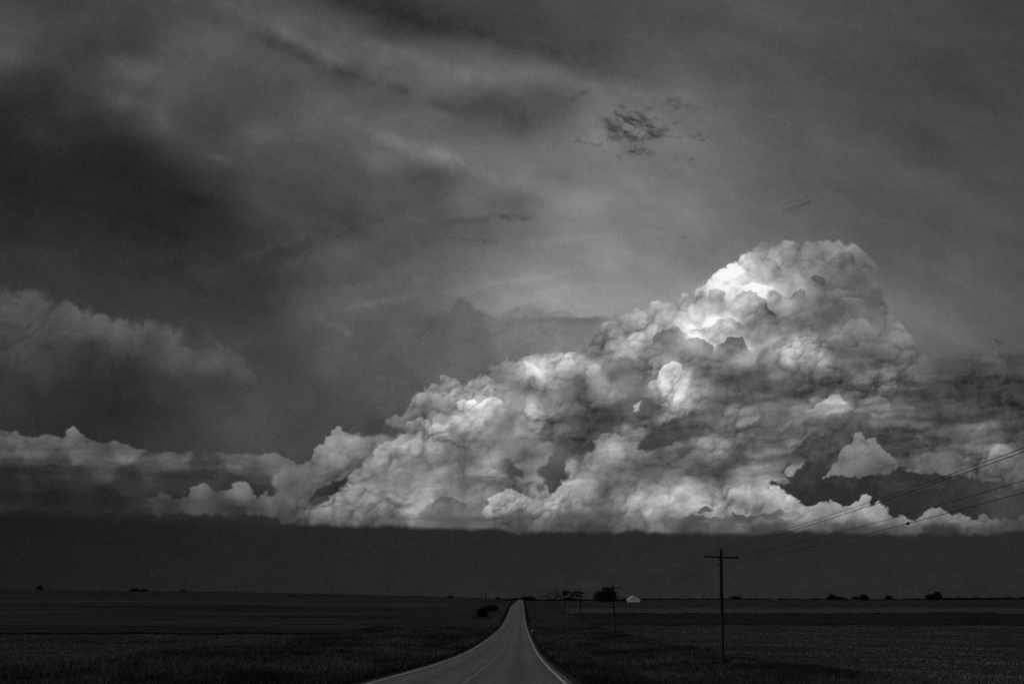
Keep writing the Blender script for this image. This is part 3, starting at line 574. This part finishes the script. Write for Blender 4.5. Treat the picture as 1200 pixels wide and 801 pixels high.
def patch(name, x0, x1, y0, y1, m):
    xs = XL[(XL >= x0) & (XL <= x1)]; ys = ZL[(ZL >= y0) & (ZL <= y1)]
    X, Y = np.meshgrid(xs, ys); V = np.stack([X, Y, ground(X, Y)], -1).reshape(-1, 3)
    i = np.arange(len(ys)-1)[:, None]*len(xs)+np.arange(len(xs)-1)[None]
    F = np.stack([i, i+1, i+1+len(xs), i+len(xs)], -1).reshape(-1, 4)
    o = meshnp(name, V, F, m, None, True); o['kind'] = 'structure'; return o
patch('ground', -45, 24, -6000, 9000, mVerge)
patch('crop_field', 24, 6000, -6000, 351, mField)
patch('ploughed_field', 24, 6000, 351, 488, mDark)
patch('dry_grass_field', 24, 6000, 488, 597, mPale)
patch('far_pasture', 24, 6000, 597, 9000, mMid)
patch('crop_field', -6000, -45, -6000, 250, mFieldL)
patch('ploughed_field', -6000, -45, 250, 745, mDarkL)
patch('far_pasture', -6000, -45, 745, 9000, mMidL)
# a pale gravel lane to the farmstead
n = 26; xs = np.linspace(25, 62, n); V = []; 
for x in xs:
    for dy in (-3, 3): V.append((x, 935+dy, float(ground(x, 935+dy))+.08))
o = meshnp('gravel_lane', V, [(2*i, 2*i+2, 2*i+3, 2*i+1) for i in range(n-1)], mDirt); o['kind'] = 'structure'
# ================= ROAD =================
def strip(name, xa, xb, ya, yb, m, dz, wob=0, crown=True, nx=2):
    ys = ZL[(ZL >= ya) & (ZL <= yb)]; 
    ys = uniq(np.concatenate([[ya], ys, [yb]]))
    u = np.linspace(0, 1, nx)[None]
    w = (.012*np.sin(ys*.31)+.01*np.sin(ys*.83+1))[:, None]*wob
    X = xa+w+(xb-xa)*u; Y = ys[:, None]+0*u
    Z = EYE-drop(Y)+dz-(.02*np.abs(X)/3.5 if crown else 0)*2
    V = np.stack([X+ROADX, Y, Z], -1).reshape(-1, 3)
    i = np.arange(len(ys)-1)[:, None]*nx+np.arange(nx-1)[None]
    F = np.stack([i, i+1, i+1+nx, i+nx], -1).reshape(-1, 4)
    return V, F
V, F = strip('road', -3.78, 3.78, -400, 1340, mAsph, 0, 2, nx=9)
o = meshnp('road', V, F, mAsph, None, True); o['kind'] = 'structure'
def marking(name, xa, xb, ya, yb, m, wob=1, lab=None):
    V, F = strip(name, xa, xb, ya, yb, m, .007, wob)
    o = meshnp(name, V, F, m); o['kind'] = 'structure'
    return o
marking('edge_line', -3.56, -3.45, -400, 1338, mPaint)
marking('edge_line', 3.42, 3.55, -400, 1338, mPaint)
marking('centre_line', -.13, -.03, -400, 1338, mCentre)
for y in np.arange(-60, 1300, 12.2): marking('centre_dash', .1, .18, y+4, y+7, mCentre)
# ================= GRASS AND STUBBLE =================
rng = np.random.RandomState(5)
def tufts(name, X, Y, hgt, wid, blades, m, spread=.18, lean=.5, label=None, cat='grass', parent=None):
    n = len(X); Z = ground(X, Y)
    k_ = ~((np.abs(X/Y-19.85/103) < .012) & (Y > 84) & (Y < 103.5)); X, Y, Z, hgt, wid = X[k_], Y[k_], Z[k_], hgt[k_], wid[k_]; n = len(X)
    B = blades; ang = rng.rand(n, B)*2*np.pi; rr = rng.rand(n, B)*spread
    bx = X[:, None]+np.cos(ang)*rr; by = Y[:, None]+np.sin(ang)*rr; bz = np.repeat(Z[:, None], B, 1)-.04
    h = hgt[:, None]*(.55+.6*rng.rand(n, B)); ln = lean*h*rng.rand(n, B); a2 = ang+rng.randn(n, B)*.6
    w = wid[:, None]*(.6+.8*rng.rand(n, B)); pa = rng.rand(n, B)*np.pi
    tx = bx+np.cos(a2)*ln; ty = by+np.sin(a2)*ln; tz = bz+h
    V = np.stack([np.stack([bx-np.cos(pa)*w, by-np.sin(pa)*w, bz], -1), np.stack([bx+np.cos(pa)*w, by+np.sin(pa)*w, bz], -1), np.stack([tx, ty, tz], -1)], 2).reshape(-1, 3)
    F = np.arange(len(V)).reshape(-1, 3)
    o = meshnp(name, V, F, m); return tag(o, label, cat, None, 'stuff')
def scatter(n, x0, x1, y0, y1, p=1.):
    # density falls with distance like 1/y^p
    u = rng.rand(n); a, b = y0**(1-p) if p != 1 else math.log(y0), y1**(1-p) if p != 1 else math.log(y1)
    y = np.exp(a+(b-a)*u) if p == 1 else (a+(b-a)*u)**(1/(1-p))
    return x0+(x1-x0)*rng.rand(n), y
def clumpy(X, Y, s, sd, thr):
    v = np.sin(X/s*1.7+sd)*np.sin(Y/s*.9+sd*2)+.6*np.sin(X/s*4.1+Y/s*2.3+sd*3)+.5*np.sin(Y/s*3.7-X/s*1.9+sd)
    k = v+rng.randn(len(X))*.35 > thr; return X[k], Y[k]
X, Y = scatter(60000, ROADX+4.4, 25, 26, 330, .9); X, Y = clumpy(X, Y, 3.2, 1, -.55)
tufts('verge_grass', X, Y, .16+.3*rng.rand(len(X))*(Y/90+.6).clip(.7, 1.8), .014+.00045*Y, 6, mGrass, .22, .7, 'rough uncut grass on the verge between the road and the poles')
X, Y = scatter(60000, -46, ROADX-4.4, 26, 330, .9); X, Y = clumpy(X, Y, 3.6, 4, -.55)
tufts('verge_grass', X, Y, .16+.3*rng.rand(len(X))*(Y/90+.6).clip(.7, 1.8), .014+.00045*Y, 6, mGrass, .22, .7, 'rough uncut grass on the wide verge left of the road')
X, Y = scatter(9000, ROADX+4.6, 15, 27, 75, 1.); X, Y = clumpy(X, Y, 2.2, 2, .45)
tufts('roadside_weeds', X, Y, .22+.42*rng.rand(len(X)), .028+0*X, 9, mWeed, .3, .6, 'tall dark weeds in the ditch right of the road', 'weeds')
X, Y = scatter(9000, -26, ROADX-4.5, 27, 90, 1.); X, Y = clumpy(X, Y, 2.6, 7, .45)
tufts('roadside_weeds', X, Y, .2+.4*rng.rand(len(X)), .028+0*X, 9, mWeed, .3, .6, 'tall dark weeds in the ditch left of the road', 'weeds')
k = rng.rand(9000)**1.1; Y = 30*np.exp(k*3.6); X = np.where(rng.rand(9000) < .5, ROADX+4.2+rng.rand(9000)*1.1, ROADX-4.2-rng.rand(9000)*1.1)
tufts('shoulder_grass', X, Y, .12+.22*rng.rand(len(X)), .016+.0004*Y, 6, mWeed, .16, .6, 'dark grass fringing both edges of the asphalt', 'grass')
X, Y = scatter(80000, 24, 215, 40, 350, 1.); kk = X < Y*.62+12; X, Y = X[kk], Y[kk]; X = np.round(X/.76)*.76+rng.randn(len(X))*.12
tufts('crop_stubble', X, Y, .1+.14*rng.rand(len(X)), .03+.0007*Y, 3, mStraw, .25, .9, 'broken pale stubble across the nearest field right of the poles', 'stubble')
X, Y = scatter(70000, -165, -45, 60, 249, 1.); kk = -X < Y*.62+12; X, Y = X[kk], Y[kk]; X = np.round(X/.76)*.76+rng.randn(len(X))*.12
tufts('crop_stubble', X, Y, .1+.14*rng.rand(len(X)), .03+.0006*Y, 3, mStraw, .25, .9, 'broken pale stubble across the nearest field on the left', 'stubble')
# dark grass along the far edges of the fields
X = np.concatenate([rng.rand(3500)*200+24, -45-rng.rand(3500)*150]); Y = np.concatenate([352+rng.randn(3500)*1.2, 251+rng.randn(3500)*.9])
Y[:3500] = np.where(rng.rand(3500) < .5, 488+rng.randn(3500)*1.5, Y[:3500])
tufts('field_edge_grass', X, Y, .35+.45*rng.rand(len(X)), .1+0*X, 6, mWeed, .6, .5, 'dark uncut grass lines along the edges of the fields', 'grass')
# ================= TREES AND BUSHES =================
def leaves(name, clumps, n, size, m, parent, r):
    """clumps: (x,y,z,rx,ry,rz) in the tree's own frame"""
    w = np.array([c[3]*c[5] for c in clumps]); w = w/w.sum(); ci = r.choice(len(clumps), n, p=w)
    C = np.array(clumps)[ci]
    d = r.randn(n, 3); d /= np.linalg.norm(d, axis=1)[:, None]; rad = r.rand(n)**.45
    P = C[:, :3]+d*rad[:, None]*C[:, 3:6]*(1+.18*r.randn(n))[:, None]
    a = r.randn(n, 3); a /= np.linalg.norm(a, axis=1)[:, None]; b = np.cross(a, r.randn(n, 3)); b /= np.linalg.norm(b, axis=1)[:, None]
    s = (size*(.5+r.rand(n)))[:, None]
    V = np.stack([P-a*s, P+b*s*.6, P+a*s, P-b*s*.6], 1).reshape(-1, 3)
    return meshnp(name, V, np.arange(4*n).reshape(-1, 4), m, parent)
def tree(px, ytop, wpx, Y, label, group=None, name='tree', style='round', base=None, n=500, seed=0, cat='tree'):
    r = np.random.RandomState(seed+int(px*3)); X = PX(px, Y); zb = float(ground(X, Y))-.1
    H = (at_top(ytop, Y, px)-zb)*(1.28 if Y > 1200 else 1); W = wpx/1204*Y*(1.3 if Y > 1200 else 1.08)
    root = empty(name, (X, Y, zb)); tag(root, label, cat, group)
    cl = []
    if style == 'round':
        for k in range(9):
            a = r.rand()*6.28; q = r.rand()**.5
            cl.append((math.cos(a)*W*.27*q, math.sin(a)*W*.27*q, H*(.36+.36*r.rand()*(1.15-q*.6)), W*(.16+.08*r.rand()), W*.2, H*(.16+.08*r.rand())))
        cl.append((0, 0, H*.5, W*.36, W*.36, H*.36)); cl.append((W*.05, 0, H*.8, W*.17, W*.17, H*.17)); cl.append((0, 0, H*.2, W*.47, W*.4, H*.2)); cl.append((-W*.2, 0, H*.3, W*.25, W*.3, H*.28)); cl.append((W*.22, 0, H*.26, W*.24, W*.3, H*.25))
    elif style == 'low':
        for k in range(8):
            u = -.4+.8*k/7; hh = (.75+.25*r.rand())*(1-1.1*u*u)
            cl.append((u*W, r.randn()*W*.08, H*hh*.5, W*.13, W*.14, H*hh*.46))
        cl.append((0, 0, H*.16, W*.46, W*.4, H*.17)); cl.append((0, 0, H*.4, W*.3, W*.3, H*.36))
    elif style == 'spread':
        for k in range(9):
            u = -.42+.84*k/8; cl.append((u*W, r.randn()*W*.1, H*(.62+.27*r.rand()-.2*max(0, u)), W*(.07+.06*r.rand()), W*.13, H*(.07+.06*r.rand())))
        for k in range(12): cl.append(((r.rand()-.5)*W*.8, r.randn()*W*.1, H*(.1+.5*r.rand()), W*.11, W*.12, H*.1))
        cl.append((0, 0, H*.12, W*.45, W*.3, H*.13)); cl.append((-W*.33, 0, H*.85, W*.1, W*.1, H*.15))
    elif style == 'ragged':
        for k in range(7): cl.append(((r.rand()-.5)*W*.95, r.randn()*W*.1, H*(.4+.52*r.rand()), W*.09, W*.1, H*.06))
        cl.append((0, 0, H*.1, W*.4, W*.3, H*.12))
    elif style == 'two':
        for s_, hh in ((-.25, .72), (.2, 1.)):
            cl.append((s_*W, 0, H*hh*.5, W*.26, W*.26, H*hh*.46))
            for k in range(4): a = r.rand()*6.28; cl.append((s_*W+math.cos(a)*W*.14, 0, H*hh*(.5+.3*math.sin(a)), W*.13, W*.13, H*.14))
    bm = bmesh.new(); th = H*(.55 if style in ('round', 'spread', 'two', 'ragged') else .35); tr = max(.12, H*.03)
    tube(bm, [(0, 0, 0), (tr*.3, 0, th*.5), (tr*.8, 0, th)], [tr*1.3, tr, tr*.6], 7)
    for c in cl[:7]:
        b0 = Vector((tr*.3, 0, th*(.4+.5*r.rand()))); tube(bm, [b0, b0.lerp(Vector(c[:3]), .5)+Vector((0, 0, -.03*H)), Vector(c[:3])], [tr*.5, tr*.35, tr*.15], 5)
    bmobj('trunk', bm, mBark, root, True)
    leaves('crown', cl, int(n*(1.5 if Y > 1200 else 1)), max(.22, min(W, H)*(.055 if Y < 1000 else .085)), mLeaf, root, r)
    return root
def bush(px, ytop, wpx, Y, label, group=None, n=500, name='bush'):
    return tree(px, ytop, wpx, Y, label, group, name, 'low', n=n, cat=name)
bush(566, 707, 13, 454, 'dark bush left of the road, nearer of the pair on the verge', 'dark bushes left of the road', 1500)
bush(576.5, 706, 14, 534, 'dark rounded bush left of the road, behind and right of its neighbour', 'dark bushes left of the road', 1500)
bush(600, 699.5, 12, 1010, 'low dark scrub at the left edge of the road crest', None, 700)
bush(619.5, 696.3, 17, 1060, 'low domed thicket just right of the road crest', None, 900)
tree(642, 693.5, 7, 1000, 'small ragged tree beside the pole line at the crest', None, style='ragged', n=200)
tree(650, 691.8, 9, 1000, 'thin straggly tree with bare gaps, left of the flat-topped tree', None, style='ragged', n=230)
tree(656.5, 691.5, 7, 1010, 'narrow straggly tree touching the flat-topped tree', None, style='ragged', n=200)
tree(671, 690.6, 23, 990, 'wide flat-topped tree with sky showing through its branches', None, style='spread', n=1500)
bush(688, 700, 22, 1020, 'low hedge of scrub between the flat-topped tree and the big dark tree', None, 500, 'hedge')
tree(710, 686.6, 30, 905, 'big dark rounded tree left of the white barn, tallest on the horizon', None, n=3200)
bush(731, 698, 16, 900, 'low dark shrubs between the big tree and the white barn', None, 600)
G1 = 'trees scattered along the right horizon'
tree(974.5, 696.2, 11, 1290, 'rounded tree on the right horizon, taller of a touching pair', G1, n=500)
bush(984.5, 698.3, 12, 1290, 'low spreading tree touching the right side of a taller rounded one on the horizon', G1, 450, 'tree')
bush(1003.5, 698.2, 9, 1280, 'small rounded tree at the left of the three-crowned clump on the horizon', G1, 400, 'tree')
tree(1010.5, 696.2, 6, 1285, 'narrow middle tree of the three-crowned clump on the horizon', G1, n=260)
tree(1015, 696.8, 6.5, 1280, 'square-shouldered right tree of the three-crowned clump on the horizon', G1, n=300)
tree(1041, 697.3, 9, 1285, 'single round tree standing alone on the right horizon past the small pole', G1, n=450)
tree(1095, 694.8, 16, 1275, 'double-crowned tree, tallest on the far right horizon', G1, style='two', n=900)
bush(862, 697.8, 13, 1290, 'flat-topped block of scrub on the horizon just right of the main pole', G1, 500, 'tree')
bush(957, 700, 9, 1290, 'tiny low tree left of the touching pair on the horizon', G1, 250, 'tree')
bush(1068, 700.3, 9, 1290, 'low tree mound between the lone round tree and the double-crowned tree', G1, 250, 'tree')
bush(1074, 700.8, 4, 1290, 'tiny tree dot just left of the double-crowned tree', G1, 100, 'tree')
bush(1124, 699.6, 9, 1295, 'small uneven tree right of the double-crowned tree', G1, 250, 'tree')
G2 = 'trees scattered along the left horizon'
tree(45, 686, 7, 1310, 'small pointed tree alone at the far left of the horizon', G2, n=350)
bush(156.5, 688.6, 9, 1270, 'left half of a pair of dark trees on the left horizon', G2, 400, 'tree')
bush(167.5, 689.6, 9.5, 1270, 'right half of a pair of dark trees on the left horizon', G2, 400, 'tree')
bush(214, 690.4, 7, 1280, 'small lone tree right of the thin pole on the left horizon', G2, 250, 'tree')
bush(248, 692.2, 6, 1280, 'tiny lone tree on the left horizon between two larger gaps', G2, 200, 'tree')
bush(343, 696.2, 9, 1000, 'low dark tree just below the left horizon line, left of a thin pole', G2, 300, 'tree')
bush(527.5, 695.8, 7.5, 1180, 'round dark tree on the horizon between the left field and the road', G2, 350, 'tree')
bush(583.5, 697.4, 5.5, 1150, 'tiny round tree on the horizon just left of the road crest', G2, 250, 'tree')
bush(120, 690, 3.5, 1300, 'speck of scrub on the left horizon left of the pair of trees', G2, 80, 'tree')
# far treelines that read as one mass
def treeline(x0, x1, Y, h0, h1, n, label, seed):
    r = np.random.RandomState(seed); px = x0+(x1-x0)*r.rand(n); X = PX(x0, Y)+(PX(x1, Y)-PX(x0, Y))*(px-x0)/(x1-x0)
    prof = h0+(h1-h0)*np.clip(.5+.5*np.sin(px*.35+seed)+.4*np.sin(px*.9+seed*2), 0, 1)
    Yv = Y+r.randn(n)*6; Z = ground(X, Yv)+r.rand(n)*prof
    P = np.stack([X, Yv, Z], -1); a = r.randn(n, 3); a /= np.linalg.norm(a, axis=1)[:, None]; b = np.cross(a, r.randn(n, 3)); b /= np.linalg.norm(b, axis=1)[:, None]
    s = (.55*(.6+r.rand(n)))[:, None]
    V = np.stack([P-a*s, P+b*s*.7, P+a*s, P-b*s*.7], 1).reshape(-1, 3)
    tag(meshnp('distant_treeline', V, np.arange(4*n).reshape(-1, 4), mLeaf), label, 'treeline', None, 'stuff')
treeline(745, 1400, 1300, .3, 2.0, 12000, 'low dark line of brush all along the right horizon', 1)
treeline(1105, 1200, 1290, 1.0, 3.0, 3500, 'thicker belt of brush at the far right end of the horizon', 3)
treeline(585, 745, 1090, .5, 1.8, 3500, 'low brush along the horizon on both sides of the road crest', 2)
treeline(-300, 585, 1310, .05, .7, 5000, 'thin broken line of brush along the left horizon', 5)
# ================= UTILITY POLES =================
LINEX = 19.85
def ins_mesh():
    bm = bmesh.new(); tube(bm, [(0, 0, -.02), (0, 0, .1)], [.012, .012], 6)
    tube(bm, [(0, 0, .08), (0, 0, .1), (0, 0, .15), (0, 0, .16), (0, 0, .19), (0, 0, .21)], [.03, .055, .05, .032, .045, .02], 10); return bm
def utility_pole(x, y, label, H=11.05):
    zb = float(ground(x, y)); root = empty('utility_pole', (x, y, zb)); tag(root, label, 'utility pole', 'utility poles in a row right of the road')
    bm = bmesh.new(); tube(bm, [(.06, 0, -.3), (.05, 0, 0), (.03, 0, H*.33), (.01, 0, H*.66), (0, 0, H-.07), (0, 0, H)], [.20, .19, .17, .155, .14, .105], 14)
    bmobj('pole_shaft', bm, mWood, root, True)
    a = H-.78
    bm = bmesh.new(); box(bm, (0, -.17, a), (3.46, .11, .16), bev=.008); bmobj('crossarm', bm, mWood, root)
    for s in (-1, 1):
        bm = bmesh.new(); tube(bm, [(s*.5, -.235, a-.05), (s*.46, -.24, a-.1), (.0+s*.03, -.17, a-.46)], [.022, .022, .022], 6); bmobj('brace', bm, mMetal, root)
    for p in ((-1.65, -.17, a+.08), (1.65, -.17, a+.08), (0, 0, H)):
        o = bmobj('insulator', ins_mesh(), mGlass, root, True); o.location = p
    bm = bmesh.new(); tube(bm, [(-.1, 0, H-1.66), (-.3, 0, H-1.62)], [.02, .02], 6); tube(bm, [(-.3, 0, H-1.7), (-.3, 0, H-1.66), (-.3, 0, H-1.58), (-.3, 0, H-1.54)], [.03, .055, .055, .03], 8); bmobj('neutral_bracket', bm, mMetal, root, True)
    bm = bmesh.new(); tube(bm, [(.0, -.215, .05), (-.02, -.205, 2.), (-.04, -.19, H*.4)], [.03, .03, .03], 6); bmobj('conduit', bm, mWorn, root, True)
    bm = bmesh.new(); tube(bm, [(0, -.19, H*.35), (0, -.14, H-.3)], [.008, .008], 5); bmobj('ground_wire', bm, mMetal, root)
    return root
YS = [-15, 103, 221, 339, 457, 575, 693, 811, 929, 1047]
LB = {103: 'tall dark wooden pole nearest the camera, standing alone against the sky', 221: 'second wooden pole from the camera, in front of the big dark tree', 339: 'third wooden pole in the row, right of the flat-topped tree and short against the field',
      457: 'fourth wooden pole in the row, standing below the flat-topped tree', 575: 'fifth wooden pole in the row, below the straggly trees', 693: 'sixth wooden pole, faint below the small ragged tree',
      811: 'seventh wooden pole, rising beside the small ragged tree at the crest', 929: 'eighth wooden pole, thin stick on the skyline at the crest', 1047: 'farthest wooden pole, thinnest stick nearest the road crest'}
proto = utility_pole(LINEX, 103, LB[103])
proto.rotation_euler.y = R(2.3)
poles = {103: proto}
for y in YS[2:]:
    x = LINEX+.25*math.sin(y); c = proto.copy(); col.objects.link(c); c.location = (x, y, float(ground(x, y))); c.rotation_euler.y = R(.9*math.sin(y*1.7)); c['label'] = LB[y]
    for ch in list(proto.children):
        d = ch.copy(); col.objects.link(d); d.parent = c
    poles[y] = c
z26 = proto.location.z+3.4
TOPS = {y: (poles[y].location.x, y, poles[y].location.z) for y in YS[1:]}; TOPS[-15] = (LINEX, -15, z26)
H = 11.05
def wire(p, q, sag, label, rad, n=40):
    p, q = Vector(p), Vector(q); pts = []
    for i in range(n+1):
        t = i/n; v = p.lerp(q, t); v.z -= 4*sag*t*(1-t); pts.append(v)
    bm = bmesh.new(); tube(bm, [v-p for v in pts], [rad]*(n+1), 5); o = bmobj('overhead_wire', bm, mWire); o.location = p
    tag(o, label, 'power line', 'overhead wires along the pole line'); return pts
OFF = {'left crossarm': (-1.65, -.17, H-.55), 'pole top': (0, 0, H+.2), 'right crossarm': (1.65, -.17, H-.55), 'neutral': (-.3, 0, H-1.6)}
NM = {'left crossarm': 'upper wire of the close pair crossing the clouds at the right edge', 'pole top': 'lower wire of the close pair crossing the clouds at the right edge',
      'right crossarm': 'single middle wire rising across the small clouds to the right edge', 'neutral': 'lowest wire rising to the right edge, carrying two dark sleeves'}
NM2 = {'left crossarm': 'faint wire sloping down left from the left end of the nearest crossarm', 'pole top': 'faint wire sloping down left from the tip of the nearest pole',
      'right crossarm': 'faint wire sloping down left from the right end of the nearest crossarm', 'neutral': 'faint wire leaving the nearest pole below its crossarm toward the left'}
NW_ = None
def att(y, base, off):
    r = poles[y].rotation_euler.to_matrix() if y in poles else Matrix.Identity(3)
    return Vector(base)+r @ Vector(off)
for k, o_ in OFF.items():
    for y0, y1 in zip(YS[:6], YS[1:6]):
        a, b = TOPS[y0], TOPS[y1]
        p, q = att(y0, a, o_), att(y1, b, o_)
        lb = NM[k] if y0 == -15 else NM2[k] if y0 == 103 else 'faint far wire span between %s wooden poles, %s' % ({221: 'second and third', 339: 'third and fourth', 457: 'fourth and fifth'}[y0], {'left crossarm': 'left crossarm ends', 'pole top': 'tip to tip', 'right crossarm': 'right crossarm ends', 'neutral': 'below the crossarms'}[k])
        pts = wire(q, p, .9 if y0 == -15 else 1.1, lb, .014 if y0 == -15 else .010)
        if k == 'neutral' and y0 == -15: NW_ = pts
def sleeve(Yt, L, r, label):
    for a, b in zip(NW_, NW_[1:]):
        if b.y <= Yt <= a.y: c = a.lerp(b, (a.y-Yt)/(a.y-b.y)); d = (b-a).normalized(); break
    bm = bmesh.new(); tube(bm, [d*(-L/2), d*(-L*.3), d*(-L*.05), d*(L*.25), d*(L*.4), d*(L/2)], [.025, r*.7, r*.8, r, r*.9, .025], 10)
    o = bmobj('wire_sleeve', bm, mWire, None, True); o.location = c; tag(o, label, 'wire sleeve', 'dark sleeves on the lowest wire')
sleeve(51.7, .36, .075, 'short dark sleeve on the lowest wire just under the cloud edge at the right')
sleeve(68.7, .42, .045, 'thin dark sleeve farther left on the lowest wire against the dark lower sky')
# small far poles standing on the horizons
def far_pole(px, ytop, Y, label, H_=None):
    X = PX(px, Y); zb = float(ground(X, Y)); Ht = at_top(ytop, Y)-zb
    root = empty('far_pole', (X, Y, zb)); tag(root, label, 'pole', 'thin far poles on the horizon')
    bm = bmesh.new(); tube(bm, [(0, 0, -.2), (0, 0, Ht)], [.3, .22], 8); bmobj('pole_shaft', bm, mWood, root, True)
    bm = bmesh.new(); box(bm, (0, -.2, Ht-.9), (1.9, .16, .2)); bmobj('crossarm', bm, mWood, root)
far_pole(185, 688.6, 1100, 'thin dark pole on the left horizon right of the paired trees')
far_pole(369, 693.5, 1050, 'thin dark pole on the left horizon right of the low dark tree')
far_pole(569, 694, 900, 'thin dark pole on the horizon directly above the dark bushes by the road')
far_pole(825, 694.8, 1200, 'thin pole on the horizon, left of two just left of the nearest wooden pole')
far_pole(834.6, 695, 1200, 'thin pole on the horizon, right of two just left of the nearest wooden pole')
far_pole(798.5, 696.5, 1200, 'short thin pole on the horizon between the white barn and the nearest wooden pole')
far_pole(1031.5, 696.8, 1270, 'short thin pole on the horizon left of the lone round tree')
# ================= BARN =================
BY = 868.; BXc = PX(742.1, BY); bz = float(ground(BXc, BY))
barn = empty('barn', (BXc, BY, bz)); tag(barn, 'small pale barn with a bright roof right of the big dark tree', 'barn')
def gable(w0, w1, pk, ht, eave0, eave1, y0, y1, base):
    bm = bmesh.new(); prof = [(w0, base), (w1, base), (w1, eave1), (pk, ht), (w0, eave0)]
    f = [bm.verts.new((x, y0, z)) for x, z in prof]; b = [bm.verts.new((x, y1, z)) for x, z in prof]
    bm.faces.new(f); bm.faces.new(b[::-1])
    for i in range(5): j = (i+1) % 5; bm.faces.new((f[j], f[i], b[i], b[j]))
    bmesh.ops.recalc_face_normals(bm, faces=bm.faces); return bm
bmobj('wall', gable(-4.3, 4.6, -.6, 4.6, 1.9, 1.6, -5, 5, -.3), mWall, barn)
def slope(x0, z0, x1, z1, t=.5, y0=-5.12, y1=5.12):
    bm = bmesh.new(); q = [(x0, z0), (x1, z1), (x1, z1-t), (x0, z0-t)]
    f = [bm.verts.new((x, y0, z)) for x, z in q]; b = [bm.verts.new((x, y1, z)) for x, z in q]
    bm.faces.new(f); bm.faces.new(b[::-1])
    for i in range(4): j = (i+1) % 4; bm.faces.new((f[j], f[i], b[i], b[j]))
    bmesh.ops.recalc_face_normals(bm, faces=bm.faces); return bm
bmobj('roof_slope', slope(-4.9, 1.95, -.6, 5.15, .62), mRoof, barn); bmobj('roof_slope', slope(-.595, 5.15, 5.3, 1.7, .62), mRoof, barn)
bm = bmesh.new(); box(bm, (.15, -5.06, .32), (8.7, .12, .7)); bmobj('base_boards', bm, mRoof, barn)
barn.rotation_euler.z = R(4)
# ================= ROADSIDE MARKERS =================
def marker(px, Y, label):
    X = ROADX+4.0; zb = float(ground(X, Y)); root = empty('marker_post', (X, Y, zb)); tag(root, label, 'marker post', 'roadside marker posts')
    bm = bmesh.new(); box(bm, (0, 0, .45), (.08, .03, 1.1), bev=.005); bmobj('post', bm, mPost, root)
    bm = bmesh.new(); box(bm, (.16, -.03, .92), (.42, .02, .16), bev=.004); bmobj('reflector', bm, mRefl, root)
marker(620, 205, 'small pale marker post on the right edge of the road, nearer one in the dip')
marker(615, 560, 'tiny pale marker post on the right edge of the road near the crest')
